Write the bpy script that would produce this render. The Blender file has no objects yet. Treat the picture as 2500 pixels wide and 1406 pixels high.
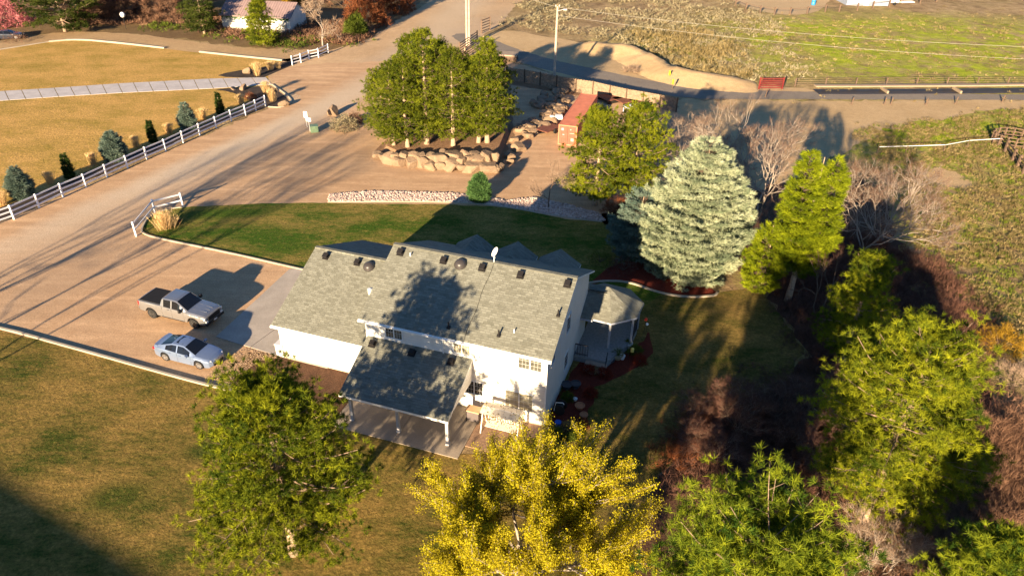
import bpy, math, random
import numpy as np
from mathutils import Vector, Matrix, noise as mnoise
from mathutils.geometry import tessellate_polygon

# ------------------------------------------------------------------ camera
SC = bpy.context.scene
COL = SC.collection
FPX, PITCH, ROLL, CH = 1778.2, 0.5651, 0.01941, 31.272      # focal length in 2500-px units, pitch, roll, height
_r = np.array([1., 0, 0]); CF = np.array([0, math.cos(PITCH), -math.sin(PITCH)]); _u = np.cross(_r, CF)
CR = math.cos(ROLL)*_r + math.sin(ROLL)*_u
CU = -math.sin(ROLL)*_r + math.cos(ROLL)*_u
cd = bpy.data.cameras.new('camera'); cam = bpy.data.objects.new('camera', cd); COL.objects.link(cam)
cam.matrix_world = Matrix(((CR[0], CU[0], -CF[0], 0), (CR[1], CU[1], -CF[1], 0), (CR[2], CU[2], -CF[2], CH), (0, 0, 0, 1)))
cd.sensor_fit = 'HORIZONTAL'; cd.sensor_width = 36; cd.lens = 36*FPX/2500
cd.clip_start = .5; cd.clip_end = 3000
SC.camera = cam

# ------------------------------------------------------------------ light
SUN_EL, SUN_DIR = math.radians(13.6), math.radians(66.5)     # direction the shadows run, from +X
W = bpy.data.worlds.new('World'); SC.world = W; W.use_nodes = True
nt = W.node_tree; bg = nt.nodes['Background']
sky = nt.nodes.new('ShaderNodeTexSky'); sky.sky_type = 'NISHITA'; sky.sun_disc = False
sky.sun_elevation = SUN_EL
sx, sy = -math.cos(SUN_DIR), -math.sin(SUN_DIR)               # towards the sun
sky.sun_rotation = math.atan2(sx, sy)
sky.air_density = 1.0; sky.dust_density = .1; sky.ozone_density = 5
nt.links.new(sky.outputs[0], bg.inputs[0]); bg.inputs[1].default_value = .05
sd = bpy.data.lights.new('sun', 'SUN'); sd.energy = 5.0; sd.angle = math.radians(.7); sd.color = (1, .77, .49)
so = bpy.data.objects.new('sun', sd); COL.objects.link(so); so.location = (0, 0, 60)
sv = Vector((-sx*math.cos(SUN_EL), -sy*math.cos(SUN_EL), -math.sin(SUN_EL)))
so.rotation_euler = sv.to_track_quat('-Z', 'Y').to_euler()
SC.view_settings.view_transform = 'Standard'; SC.view_settings.look = 'None'
SC.view_settings.exposure = 1.9; SC.view_settings.gamma = 1

# ------------------------------------------------------------------ helpers
rng = np.random.default_rng(7); random.seed(7)
def at(px, py, z=0.):
    """ground point seen at a place of the surveyed photograph"""
    d = CF + CR*(px-1250)/FPX - CU*(py-703)/FPX
    t = (z-CH)/d[2]
    return np.array([d[0]*t, d[1]*t, z])
def proj(p):
    d = np.array(p, float)-np.array([0, 0, CH]); z = d@CF
    return 1250+FPX*(d@CR)/z, 703-FPX*(d@CU)/z
def hgt(base, top):
    g = at(*base); lo, hi = 0, 45
    for _ in range(40):
        m = (lo+hi)/2
        if proj(g+[0, 0, m])[1] > top: lo = m
        else: hi = m
    return m
def tag(o, label=None, cat=None, group=None, kind=None):
    if label: o['label'] = label
    if cat: o['category'] = cat
    if group: o['group'] = group
    if kind: o['kind'] = kind
    return o
def empty(name, loc=(0, 0, 0), rz=0., label=None, cat=None, group=None):
    o = bpy.data.objects.new(name, None); COL.objects.link(o); o.location = tuple(map(float, loc)); o.rotation_euler = (0, 0, rz)
    o.empty_display_size = .3
    return tag(o, label, cat, group)
def copy_tree(o, parent=None):
    c = o.copy(); COL.objects.link(c)
    if parent: c.parent = parent
    for ch in list(o.children): copy_tree(ch, c)
    return c
ORD = ['first', 'second', 'third', 'fourth', 'fifth', 'sixth', 'seventh', 'eighth', 'ninth', 'tenth', 'eleventh', 'twelfth', 'thirteenth',
       'fourteenth', 'fifteenth', 'sixteenth', 'seventeenth', 'eighteenth', 'nineteenth', 'twentieth', 'twenty-first', 'twenty-second', 'twenty-third', 'twenty-fourth']

def np_mesh(name, verts, faces, mats, parent=None, smooth=False, tint=None, midx=None):
    """faces: int array (n,3) or (n,4)"""
    me = bpy.data.meshes.new(name); verts = np.asarray(verts, np.float32); faces = np.asarray(faces, np.int32)
    n, k = faces.shape
    me.vertices.add(len(verts)); me.vertices.foreach_set('co', verts.ravel())
    me.loops.add(n*k); me.loops.foreach_set('vertex_index', faces.ravel())
    me.polygons.add(n); me.polygons.foreach_set('loop_start', np.arange(0, n*k, k, dtype=np.int32))
    me.polygons.foreach_set('loop_total', np.full(n, k, np.int32))
    if smooth: me.polygons.foreach_set('use_smooth', np.ones(n, bool))
    for m in (mats if isinstance(mats, (list, tuple)) else [mats]): me.materials.append(m)
    if midx is not None: me.polygons.foreach_set('material_index', np.asarray(midx, np.int32))
    if tint is not None:
        a = me.attributes.new('tint', 'FLOAT', 'POINT'); a.data.foreach_set('value', np.asarray(tint, np.float32))
    me.update(calc_edges=True)
    o = bpy.data.objects.new(name, me); COL.objects.link(o)
    if parent: o.parent = parent
    return o

class MB:
    def __init__(s): s.v = []; s.f = []; s.m = []
    def quad(s, *p, m=0):
        b = len(s.v); s.v += [tuple(map(float, q)) for q in p]; s.f.append(tuple(range(b, b+len(p)))); s.m.append(m); return s
    def box(s, x0, x1, y0, y1, z0, z1, m=0, M=None):
        b = len(s.v); P = [(x, y, z) for z in (z0, z1) for x, y in ((x0, y0), (x1, y0), (x1, y1), (x0, y1))]
        if M is not None: P = [tuple(M @ Vector(p)) for p in P]
        s.v += P
        for f in ((3, 2, 1, 0), (4, 5, 6, 7), (0, 1, 5, 4), (1, 2, 6, 5), (2, 3, 7, 6), (3, 0, 4, 7)):
            s.f.append(tuple(b+i for i in f)); s.m.append(m)
        return s
    def bar(s, a, b, w, h, m=0):
        """box-section bar from a to b (w across, h up)"""
        a = Vector(a); b = Vector(b); d = (b-a); L = d.length
        if L < 1e-6: return s
        d /= L; up = Vector((0, 0, 1)) if abs(d.z) < .95 else Vector((0, 1, 0))
        sd_ = d.cross(up).normalized(); up = sd_.cross(d)
        M = Matrix((( d.x, sd_.x, up.x, a.x), (d.y, sd_.y, up.y, a.y), (d.z, sd_.z, up.z, a.z), (0, 0, 0, 1)))
        return s.box(0, L, -w/2, w/2, -h/2, h/2, m, M)
    def tube(s, pts, rad, n=6, m=0, cap=True):
        pts = [Vector(p) for p in pts]; b0 = len(s.v)
        if not hasattr(rad, '__len__'): rad = [rad]*len(pts)
        for i, p in enumerate(pts):
            d = (pts[min(i+1, len(pts)-1)]-pts[max(i-1, 0)]).normalized()
            up = Vector((0, 0, 1)) if abs(d.z) < .9 else Vector((1, 0, 0))
            a = d.cross(up).normalized(); b = a.cross(d)
            for k in range(n):
                t = 2*math.pi*k/n; q = p + (a*math.cos(t)+b*math.sin(t))*rad[i]; s.v.append((q.x, q.y, q.z))
        for i in range(len(pts)-1):
            for k in range(n):
                a = b0+i*n+k; b = b0+i*n+(k+1) % n
                s.f.append((a, b, b+n, a+n)); s.m.append(m)
        if cap:
            s.f.append(tuple(b0+k for k in range(n))[::-1]); s.m.append(m)
            e = b0+(len(pts)-1)*n; s.f.append(tuple(e+k for k in range(n))); s.m.append(m)
        return s
    def lathe(s, prof, n=14, c=(0, 0, 0), m=0, axis='z'):
        b0 = len(s.v)
        for r, z in prof:
            for k in range(n):
                t = 2*math.pi*k/n
                p = (r*math.cos(t), r*math.sin(t), z)
                if axis == 'y': p = (p[0], p[2], p[1])
                if axis == 'x': p = (p[2], p[0], p[1])
                s.v.append((c[0]+p[0], c[1]+p[1], c[2]+p[2]))
        for i in range(len(prof)-1):
            for k in range(n):
                a = b0+i*n+k; b = b0+i*n+(k+1) % n
                s.f.append((a, b, b+n, a+n)); s.m.append(m)
        s.f.append(tuple(b0+k for k in range(n))[::-1]); s.m.append(m)
        e = b0+(len(prof)-1)*n; s.f.append(tuple(e+k for k in range(n))); s.m.append(m)
        return s
    def build(s, name, mats, parent=None, smooth=False, bevel=0):
        me = bpy.data.meshes.new(name); me.from_pydata(s.v, [], s.f)
        for m in (mats if isinstance(mats, (list, tuple)) else [mats]): me.materials.append(m)
        me.polygons.foreach_set('material_index', s.m)
        if smooth: me.polygons.foreach_set('use_smooth', [True]*len(s.f))
        me.update(); o = bpy.data.objects.new(name, me); COL.objects.link(o)
        if parent: o.parent = parent
        if bevel:
            b = o.modifiers.new('b', 'BEVEL'); b.width = bevel; b.segments = 2; b.limit_method = 'ANGLE'
        return o

# ------------------------------------------------------------------ materials
class N:
    def __init__(s, name):
        s.mat = bpy.data.materials.new(name); s.mat.use_nodes = True; s.t = s.mat.node_tree; s.b = s.t.nodes['Principled BSDF']
        s.tc = s.t.nodes.new('ShaderNodeTexCoord').outputs['Object']
    def n(s, typ, **kw):
        o = s.t.nodes.new(typ)
        for k, v in kw.items():
            if k.startswith('i_'):
                key = k[2:]; key = int(key) if key.isdigit() else key
                o.inputs[key].default_value = v
            else: setattr(o, k, v)
        return o
    def l(s, a, b): s.t.links.new(a, b)
    def noise(s, scale, detail=4, rough=.55, vec=None, dist=0):
        o = s.n('ShaderNodeTexNoise'); o.inputs['Scale'].default_value = scale; o.inputs['Detail'].default_value = detail
        o.inputs['Roughness'].default_value = rough; o.inputs['Distortion'].default_value = dist
        s.l(vec or s.tc, o.inputs['Vector']); return o.outputs['Fac']
    def ramp(s, x, a, b, lo=0., hi=1.):
        o = s.n('ShaderNodeMapRange'); o.inputs['From Min'].default_value = a; o.inputs['From Max'].default_value = b
        o.inputs['To Min'].default_value = lo; o.inputs['To Max'].default_value = hi; o.clamp = True
        s.l(x, o.inputs['Value']); return o.outputs[0]
    def mix(s, f, a, b, mode='MIX'):
        o = s.n('ShaderNodeMixRGB', blend_type=mode)
        for i, x in ((0, f), (1, a), (2, b)):
            if isinstance(x, (int, float)): o.inputs[i].default_value = x
            elif isinstance(x, tuple): o.inputs[i].default_value = (*x, 1) if len(x) == 3 else x
            else: s.l(x, o.inputs[i])
        return o.outputs[0]
    def math(s, op, a, b=0.):
        o = s.n('ShaderNodeMath', operation=op)
        for i, x in ((0, a), (1, b)):
            if isinstance(x, (int, float)): o.inputs[i].default_value = x
            else: s.l(x, o.inputs[i])
        return o.outputs[0]
    def mapping(s, scale=(1, 1, 1), rot=(0, 0, 0), loc=(0, 0, 0), typ='POINT'):
        o = s.n('ShaderNodeMapping'); o.vector_type = typ; o.inputs['Scale'].default_value = scale; o.inputs['Rotation'].default_value = rot
        o.inputs['Location'].default_value = loc; s.l(s.tc, o.inputs['Vector']); return o.outputs[0]
    def blob(s, c, r, rz=0., soft=.35, nz=.5, ns=.08):
        """soft irregular patch centred on c with radii r, turned by rz (world metres)"""
        o = s.n('ShaderNodeVectorMath', operation='SUBTRACT'); s.l(s.tc, o.inputs[0]); o.inputs[1].default_value = (c[0], c[1], 0)
        m = s.n('ShaderNodeMapping'); m.vector_type = 'TEXTURE'; m.inputs['Rotation'].default_value = (0, 0, rz); m.inputs['Scale'].default_value = (r[0], r[1], 1)
        s.l(o.outputs[0], m.inputs['Vector'])
        le = s.n('ShaderNodeVectorMath', operation='LENGTH'); s.l(m.outputs[0], le.inputs[0])
        x = s.math('ADD', le.outputs['Value'], s.math('MULTIPLY', s.math('SUBTRACT', s.noise(ns, 5, .6), .5), nz*2))
        return s.ramp(x, 1+soft, 1-soft)
    def bump(s, h, strength=.5, dist=.02):
        o = s.n('ShaderNodeBump'); o.inputs['Strength'].default_value = strength; o.inputs['Distance'].default_value = dist
        s.l(h, o.inputs['Height']); s.l(o.outputs[0], s.b.inputs['Normal'])
    def base(s, c):
        if isinstance(c, tuple): s.b.inputs['Base Color'].default_value = (*c, 1)
        else: s.l(c, s.b.inputs['Base Color'])
    def rough(s, r, spec=.3):
        s.b.inputs['Roughness'].default_value = r; s.b.inputs['Specular IOR Level'].default_value = spec
def simple(name, c, rough=.7, var=.12, scale=3., spec=.3, metal=0., bump=0., bs=20, coat=0):
    m = N(name); c2 = tuple(x*(1-var) for x in c); c1 = tuple(min(1, x*(1+var)) for x in c)
    m.base(m.mix(m.ramp(m.noise(scale), .3, .7), c2, c1)); m.rough(rough, spec); m.b.inputs['Metallic'].default_value = metal
    if bump: m.bump(m.noise(bs, 3), 1., bump)
    if coat: m.b.inputs['Coat Weight'].default_value = coat; m.b.inputs['Coat Roughness'].default_value = .05
    return m.mat
def foliage(name, dark, light, trans=.25, extra=None):
    m = N(name); a = m.n('ShaderNodeAttribute'); a.attribute_name = 'tint'
    f = a.outputs['Fac']; c = m.mix(f, dark, light)
    if extra: c = m.mix(m.ramp(f, .9, 1.0), c, extra)
    oi = m.n('ShaderNodeObjectInfo'); c = m.mix(m.math('MULTIPLY', oi.outputs['Random'], .25), c, tuple(x*.6 for x in dark))
    m.base(c); m.rough(.7, .08)
    t = m.n('ShaderNodeBsdfTranslucent'); m.l(c, t.inputs[0]); mx = m.n('ShaderNodeMixShader'); mx.inputs[0].default_value = trans
    out = m.t.nodes['Material Output']; m.l(m.b.outputs[0], mx.inputs[1]); m.l(t.outputs[0], mx.inputs[2]); m.l(mx.outputs[0], out.inputs[0])
    return m.mat
# ground materials -------------------------------------------------
def m_ground():
    m = N('scrubland'); big = m.noise(.05, 6, .65); mid = m.noise(.5, 6, .7); fin = m.noise(5, 3, .7)
    mud = m.ramp(m.noise(.13, 6, .75, m.mapping((1, .5, 1))), .42, .6); tan = m.mix(mud, m.mix(m.ramp(mid, .35, .65), (.20, .13, .07), (.38, .27, .15)), m.mix(m.ramp(mid, .35, .65), (.32, .215, .115), (.56, .41, .23)))
    grn = m.mix(m.ramp(mid, .35, .65), (.24, .31, .015), (.50, .56, .03))
    f = m.ramp(big, .46, .6, 0, .75)
    h = at(2230, 110); k1 = m.blob(h, (44, 24), .1, .4, .6, .06)
    k2 = m.blob(at(2330, 330), (22, 11), 0, .5, .7, .12)
    f = m.math('MULTIPLY', f, m.math('ADD', .1, m.math('MULTIPLY', m.math('MAXIMUM', k1, k2), .9)))
    f = m.math('MAXIMUM', f, m.math('MULTIPLY', m.math('MAXIMUM', k1, k2), m.ramp(m.noise(.22, 7, .8), .40, .56)))
    k3 = m.blob(at(2400, 620), (20, 22), 0, .5, .6, .1)
    f = m.math('MAXIMUM', f, m.math('MULTIPLY', k3, m.ramp(m.noise(.35, 7, .8, m.mapping((1, .45, 1))), .46, .60, 0, .75)))
    c = m.mix(f, tan, grn); c = m.mix(m.ramp(fin, .3, .75), m.mix(.3, c, (.05, .035, .02)), c)
    c = m.mix(m.ramp(m.noise(1.6, 4, .7), .64, .72, 0, .6), c, (.42, .35, .22))
    m.base(c); m.rough(.95, .1); m.bump(m.math('ADD', m.noise(1.2, 6, .75), m.math('MULTIPLY', fin, .35)), 1, .35); return m.mat
def m_lawn(name, brown, green, lo, hi, mow=0, rz=0, patches=()):
    m = N(name); p1 = m.noise(.16, 5, .62, m.mapping((1, 1.7, 1), (0, 0, rz))); p2 = m.noise(.75, 7, .85, m.mapping((1, 2.4, 1), (0, 0, rz)))
    f = m.math('ADD', m.math('MULTIPLY', p1, .5), m.math('MULTIPLY', p2, .5)); f = m.ramp(f, lo, hi)
    for (c, r, a) in patches: f = m.math('MAXIMUM', f, m.math('MULTIPLY', m.blob(c, r, a, .5, .5, .3), .95))
    fin = m.noise(5, 5, .85)
    b = m.mix(m.ramp(fin, .34, .66), tuple(x*.42 for x in brown), tuple(x*1.35 for x in brown))
    g = m.mix(m.ramp(fin, .32, .68), tuple(x*.5 for x in green), tuple(x*1.4 for x in green))
    c = m.mix(f, b, g); c = m.mix(m.ramp(m.noise(2.2, 6, .85), .56, .72, 0, .7), c, tuple(x*1.45 for x in brown))
    m.base(c); m.rough(.95, .1); m.bump(m.math('ADD', m.noise(7, 4, .85), m.noise(2.5, 3, .6)), 1, .06); return m.mat
def m_gravel(name, c1, c2, tracks=(), dark=None, bd=.012, litter=None, streak=None):
    m = N(name); a = m.noise(.12, 5, .6); b = m.noise(1.1, 5, .7); g = m.noise(9, 3, .85)
    f = m.math('ADD', m.math('MULTIPLY', a, .5), m.math('MULTIPLY', b, .5)); c = m.mix(m.ramp(f, .36, .64), c1, c2)
    if streak is not None:
        st = m.noise(1., 5, .7, m.mapping((.09, .9, 1), (0, 0, 0) if False else (0, 0, -streak))); c = m.mix(m.ramp(st, .38, .62, .35, 0), c, tuple(x*.55 for x in c1)); c = m.mix(m.ramp(st, .55, .7, 0, .4), c, tuple(min(1, x*1.2) for x in c2))
    for (ce, r, rz, col, am) in tracks: c = m.mix(m.math('MULTIPLY', m.blob(ce, r, rz, .55, .45, .35), am), c, col)
    c = m.mix(m.ramp(g, .3, .62, .55, 0), c, tuple(x*.35 for x in c1)); c = m.mix(m.ramp(g, .62, .8, 0, .5), c, tuple(min(1, x*1.6) for x in c2))
    if litter: c = m.mix(m.ramp(m.noise(2.3, 5, .8), .6, .68, 0, .7), c, litter)
    m.base(c); m.rough(.95, .15); m.bump(m.math('ADD', g, m.math('MULTIPLY', m.noise(1.7, 4, .6), .8)), 1, bd); return m.mat
def m_concrete(name, c, joint=None, rz=0, scale=.6):
    m = N(name); col = m.mix(m.ramp(m.noise(scale, 5, .65), .3, .7), tuple(x*.82 for x in c), tuple(x*1.1 for x in c))
    col = m.mix(m.ramp(m.noise(14, 2), .35, .6, .18, 0), col, (.08, .07, .06)); m.base(col); m.rough(.85, .3); m.bump(m.noise(30, 2), .5, .004); return m.mat
E_road = math.atan2(*(at(950, 190)-at(300, 470))[[1, 0]])
MG = dict(
 ground=m_ground(),
 gravel=m_gravel('tan gravel', (.52, .325, .185), (.70, .47, .285), tracks=[
   (at(560, 362), (26, 1.7), E_road, (.66, .55, .42), .75), (at(860, 225), (30, 2.6), E_road+.12, (.62, .50, .37), .7), (at(250, 520), (17, 1.6), E_road, (.60, .48, .35), .5),
   (at(230, 640), (16, 3.), E_road+.1, (.38, .28, .20), .4), (at(880, 395), (12, 2.4), -.05, (.38, .27, .18), .4), (at(240, 560), (12, 2.), E_road, (.46, .35, .25), .5)], litter=(.24, .14, .08), streak=math.atan2(*(at(950, 190)-at(300, 470))[[1, 0]])),
 road=m_gravel('packed dirt road', (.50, .335, .19), (.68, .48, .29), tracks=[(at(1010, 130), (40, 4), 1.1, (.48, .38, .29), .5), (at(1130, 20), (50, 4), 1.4, (.62, .50, .36), .6)], bd=.05),
 asphalt=m_gravel('worn asphalt', (.22, .185, .155), (.29, .25, .205), bd=.015),
 sand=m_gravel('sandy soil', (.48, .33, .17), (.64, .46, .26), bd=.06),
 arena=m_gravel('arena sand', (.50, .36, .2), (.58, .42, .25), bd=.03),
 dirt=m_gravel('bare dirt track', (.42, .28, .15), (.58, .40, .22), bd=.07, litter=(.2, .12, .05)),
 litter=m_gravel('leaf litter', (.075, .04, .025), (.15, .08, .05), bd=.12, litter=(.22, .10, .05)),
 under=m_gravel('undergrowth soil', (.16, .10, .05), (.26, .18, .09), bd=.12, litter=(.10, .12, .03)),
 dry=m_lawn('dormant lawn', (.58, .35, .11), (.27, .20, .035), .44, .64, rz=-.35),
 front=m_lawn('front lawn', (.30, .21, .06), (.045, .095, .008), .40, .56, rz=.2, patches=[(at(640, 575), (3.2, 1.4), .2), (at(560, 520), (5, 1.4), .2), (at(700, 605), (3.5, 1), .2)]),
 back=m_lawn('back lawn', (.30, .195, .055), (.05, .07, .01), .42, .60, patches=[(at(290, 1215), (1.9, 1.2), .2), (at(500, 1100), (1.6, .9), .1)]),
 side=m_lawn('side lawn', (.26, .175, .055), (.05, .065, .01), .42, .60, rz=.8),
 mulchd=m_gravel('dark mulch', (.045, .035, .03), (.09, .07, .06), bd=.05),
 mulchr=m_gravel('red mulch', (.13, .022, .014), (.22, .045, .025), bd=.09),
 redsoil=m_gravel('reddish pine duff', (.24, .14, .08), (.36, .22, .13), bd=.06),
 conc=m_concrete('driveway concrete', (.42, .37, .32)),
 path=m_concrete('pale path concrete', (.50, .47, .47)),
 curb=m_concrete('concrete edging', (.40, .345, .27)),
 brick=m_gravel('brick paving', (.28, .175, .115), (.38, .25, .17), bd=.01),
)
def chaikin(P, k=2):
    for _ in range(k):
        Q = []
        for i in range(len(P)):
            a = P[i]; b = P[(i+1) % len(P)]; Q += [a*.75+b*.25, a*.25+b*.75]
        P = Q
    return P
def resample(P, step, closed=True):
    out = []
    for i in range(len(P) if closed else len(P)-1):
        a = P[i]; b = P[(i+1) % len(P)]; n = max(1, int(np.linalg.norm(b-a)/step)); n = min(n, 60)
        out += [a+(b-a)*j/n for j in range(n)]
    if not closed: out.append(P[-1])
    return out
def outline(px, smooth=0, jag=0., step=.6, z=0.):
    P = [at(*q) for q in px]
    if smooth: P = chaikin(P, smooth)
    if jag:
        P = resample(P, step); Q = []
        for p in P:
            w = Vector((p[0]*.9, p[1]*.9, z*50)); d = mnoise.noise_vector(w)*jag + mnoise.noise_vector(w*4)*jag*.6; Q.append(p+np.array([d.x, d.y, 0]))
        P = Q
    return P
def sheet(name, px, z, mat, smooth=0, jag=0., step=.6, label=None, thick=0.):
    P = outline(px, smooth, jag, step, z); v = [(p[0], p[1], z) for p in P]
    tri = tessellate_polygon([[Vector(q) for q in v]])
    mb = MB(); mb.v = list(v); 
    for t in tri:
        a, b, c = [Vector(v[i]) for i in t]
        mb.f.append(tuple(t) if (b-a).cross(c-a).z > 0 else tuple(t)[::-1]); mb.m.append(0)
    if thick:
        n = len(v); mb.v += [(q[0], q[1], z-thick) for q in v]
        for i in range(n): j = (i+1) % n; mb.f.append((i, j, n+j, n+i)); mb.m.append(0)
    o = mb.build(name, mat); tag(o, kind='structure'); 
    if label: o['label'] = label
    return o
R_ = 620
mb = MB(); nx = 60
for i in range(nx+1):
    for j in range(nx+1): mb.v.append((-R_+2*R_*i/nx, -R_*.5+2*R_*j/nx, 0))
for i in range(nx):
    for j in range(nx): a = i*(nx+1)+j; mb.f.append((a, a+nx+1, a+nx+2, a+1)); mb.m.append(0)
tag(mb.build('ground', MG['ground']), kind='structure')
Z = [.004*i for i in range(1, 12)]
sheet('undergrowth', [(-500, -200), (-400, 60), (0, 100), (100, 83), (430, 95), (600, 115), (860, 128), (930, 90), (1010, 20), (1080, -60), (900, -240)], Z[0], MG['under'], jag=1.2, step=1.5)
sheet('road', [(600, 175), (720, 140), (830, 118), (905, 93), (1040, 10), (1090, -60), (1420, -60), (1330, -20), (1258, 10), (1225, 60), (1170, 90), (1250, 130), (1000, 330), (800, 360)], Z[1], MG['road'], jag=.7, step=1.)
sheet('gravel_drive', [(-420, 760), (-300, 655), (0, 545), (655, 265), (690, 262), (735, 235), (655, 192), (700, 165), (800, 155), (960, 150), (1120, 130), (1240, 150), (1420, 200), (1640, 250), (1700, 330), (1640, 480), (1500, 590), (1200, 640), (900, 800), (870, 960), (540, 960), (0, 820), (-300, 745)], Z[2], MG['gravel'], jag=.5, step=.8)
sheet('dirt_track', [(-200, 140), (-50, 118), (60, 92), (150, 78), (300, 80), (440, 97), (600, 120), (830, 122), (740, 148), (690, 152), (400, 128), (120, 108), (0, 128)], Z[1], MG['dirt'], 1, .5, .8)
sheet('dry_lawn', [(-500, 180), (0, 124), (118, 104), (190, 98), (403, 120), (488, 130), (690, 151), (655, 182), (655, 246), (560, 285), (300, 393), (0, 523), (-400, 700)], Z[3], MG['dry'])
sheet('mulch_strip', [(-400, 690), (0, 508), (140, 452), (300, 382), (480, 312), (640, 246), (655, 246), (655, 262), (560, 294), (300, 403), (0, 539), (-400, 716)], Z[4], MG['mulchd'], jag=.22, step=.5)
sheet('mulch_bed', [(522, 188), (560, 176), (640, 166), (700, 150), (742, 148), (660, 183), (640, 192)], Z[5], MG['mulchd'], 1)
sheet('mulch_bed', [(515, 219), (560, 224), (600, 240), (640, 262), (690, 262), (714, 250), (655, 205), (640, 212)], Z[5], MG['mulchd'], 1)
# concrete path, slab by slab
a0, a1 = [(-420, 252), (0, 224), (130, 216), (290, 205), (520, 193), (650, 190)], [(-420, 282), (0, 247), (130, 238), (290, 228), (520, 217), (664, 207)]
mb = MB()
def along(L, t):
    P = [at(*q) for q in L]; d = [0.]
    for i in range(len(P)-1): d.append(d[-1]+np.linalg.norm(P[i+1]-P[i]))
    s_ = t*d[-1]; i = max(0, min(len(P)-2, int(np.searchsorted(d, s_)-1))); u = (s_-d[i])/(d[i+1]-d[i]); return P[i]*(1-u)+P[i+1]*u
n = 27
for i in range(n):
    g = .0009
    q = [along(a1, i/n+g), along(a1, (i+1)/n-g), along(a0, (i+1)/n-g), along(a0, i/n+g)]
    b = len(mb.v)
    for z in (0, .05): mb.v += [(p_[0], p_[1], z) for p_ in q]
    for f in ((4, 5, 6, 7), (0, 1, 5, 4), (1, 2, 6, 5), (2, 3, 7, 6), (3, 0, 4, 7)): mb.f.append(tuple(b+k for k in f)); mb.m.append(0)
tag(mb.build('path', MG['path']), kind='structure')
# asphalt lane + shoulder + sand on the right
sheet('dirt_shoulder', [(1180, 92), (1225, 72), (1330, 90), (1440, 108), (1530, 126), (1580, 152), (1610, 178), (1660, 198), (1760, 208), (1960, 214), (2000, 226), (1700, 240), (1400, 200), (1220, 130)], Z[2], MG['sand'], 1, .8, 1.2)
sheet('sandy_ground', [(1630, 240), (1800, 246), (2700, 246), (2700, 252), (2420, 268), (2300, 290), (2180, 308), (2110, 345), (2000, 400), (1900, 470), (1700, 520), (1560, 480), (1600, 330)], Z[1], MG['sand'], 1, 1.0, 1.)
sheet('asphalt_lane', [(1095, 92), (1120, 80), (1190, 92), (1260, 120), (1340, 145), (1460, 172), (1560, 192), (1660, 210), (1800, 220), (2000, 226), (2700, 234), (2700, 246), (2000, 243), (1800, 243), (1680, 241), (1560, 222), (1400, 188), (1290, 160), (1200, 132)], Z[4], MG['asphalt'], 1, .25, .8)
sheet('sand_arena', [(1740, -40), (1790, 5), (1850, 28), (1920, 38), (1980, 34), (2020, 18), (2040, -40)], Z[2], MG['arena'], 1, .5, 1)
sheet('worn_patch', [(2235, 418), (2290, 408), (2350, 425), (2378, 452), (2330, 462), (2270, 440)], Z[0], MG['sand'], 1, .6, .5)
# lawns round the house
sheet('front_lawn', [(346, 574), (347, 556), (362, 530), (400, 512), (470, 505), (640, 497), (800, 496), (1100, 500), (1250, 508), (1380, 535), (1470, 542), (1540, 590), (1600, 680), (1640, 700), (1560, 760), (1380, 740), (900, 740), (780, 690), (742, 661), (560, 619)], Z[4], MG['front'], jag=.12, step=.5)
sheet('side_lawn', [(1380, 700), (1450, 720), (1560, 695), (1640, 722), (1760, 716), (1840, 700), (1900, 760), (1960, 850), (1930, 920), (1800, 975), (1680, 1040), (1640, 1110), (1590, 1200), (1560, 1330), (1540, 1600), (1180, 1500), (1180, 1110), (1330, 1050), (1380, 900)], Z[3], MG['side'], jag=.35, step=.6)
sheet('back_lawn', [(-700, 690), (-300, 745), (0, 806), (250, 873), (513, 944), (660, 985), (840, 1040), (1100, 1108), (1180, 1110), (1330, 1055), (1330, 1900), (-700, 2400)], Z[5], MG['back'], jag=.06, step=.5)
sheet('leaf_litter', [(1420, 545), (1500, 590), (1600, 640), (1760, 640), (1850, 690), (1905, 760), (1970, 860), (1900, 940), (1700, 1020), (1640, 1110), (1590, 1200), (1560, 1330), (1540, 1700), (2700, 1700), (2480, 1250), (2400, 900), (2230, 700), (2160, 480), (2050, 400), (1800, 480), (1560, 480)], Z[2], MG['litter'], jag=1., step=1.)
sheet('soil_bed', [(600, 860), (700, 862), (850, 900), (860, 1030), (640, 975), (560, 950)], Z[4], MG['litter'])
sheet('pine_duff', [(905, 372), (960, 330), (1000, 200), (1120, 150), (1240, 165), (1260, 300), (1235, 380), (1225, 420), (1100, 418), (990, 405)], Z[5], MG['redsoil'], 1, .4, .6)
sheet('mulch_bed', [(1330, 1060), (1345, 1010), (1410, 875), (1440, 880), (1490, 886), (1560, 840), (1585, 800), (1600, 850), (1570, 892), (1490, 930), (1450, 950), (1440, 1000), (1420, 1055), (1380, 1075)], Z[6], MG['mulchr'], 1, .25, .4)
sheet('mulch_bed', [(1430, 700), (1480, 686), (1540, 690), (1600, 714), (1670, 726), (1745, 722), (1752, 712), (1700, 690), (1600, 640), (1500, 640)], Z[6], MG['mulchr'], 1)
sheet('red_dirt', [(1232, 205), (1640, 272), (1660, 262), (1640, 246), (1240, 178)], Z[4], MG['redsoil'], jag=.3)
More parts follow.
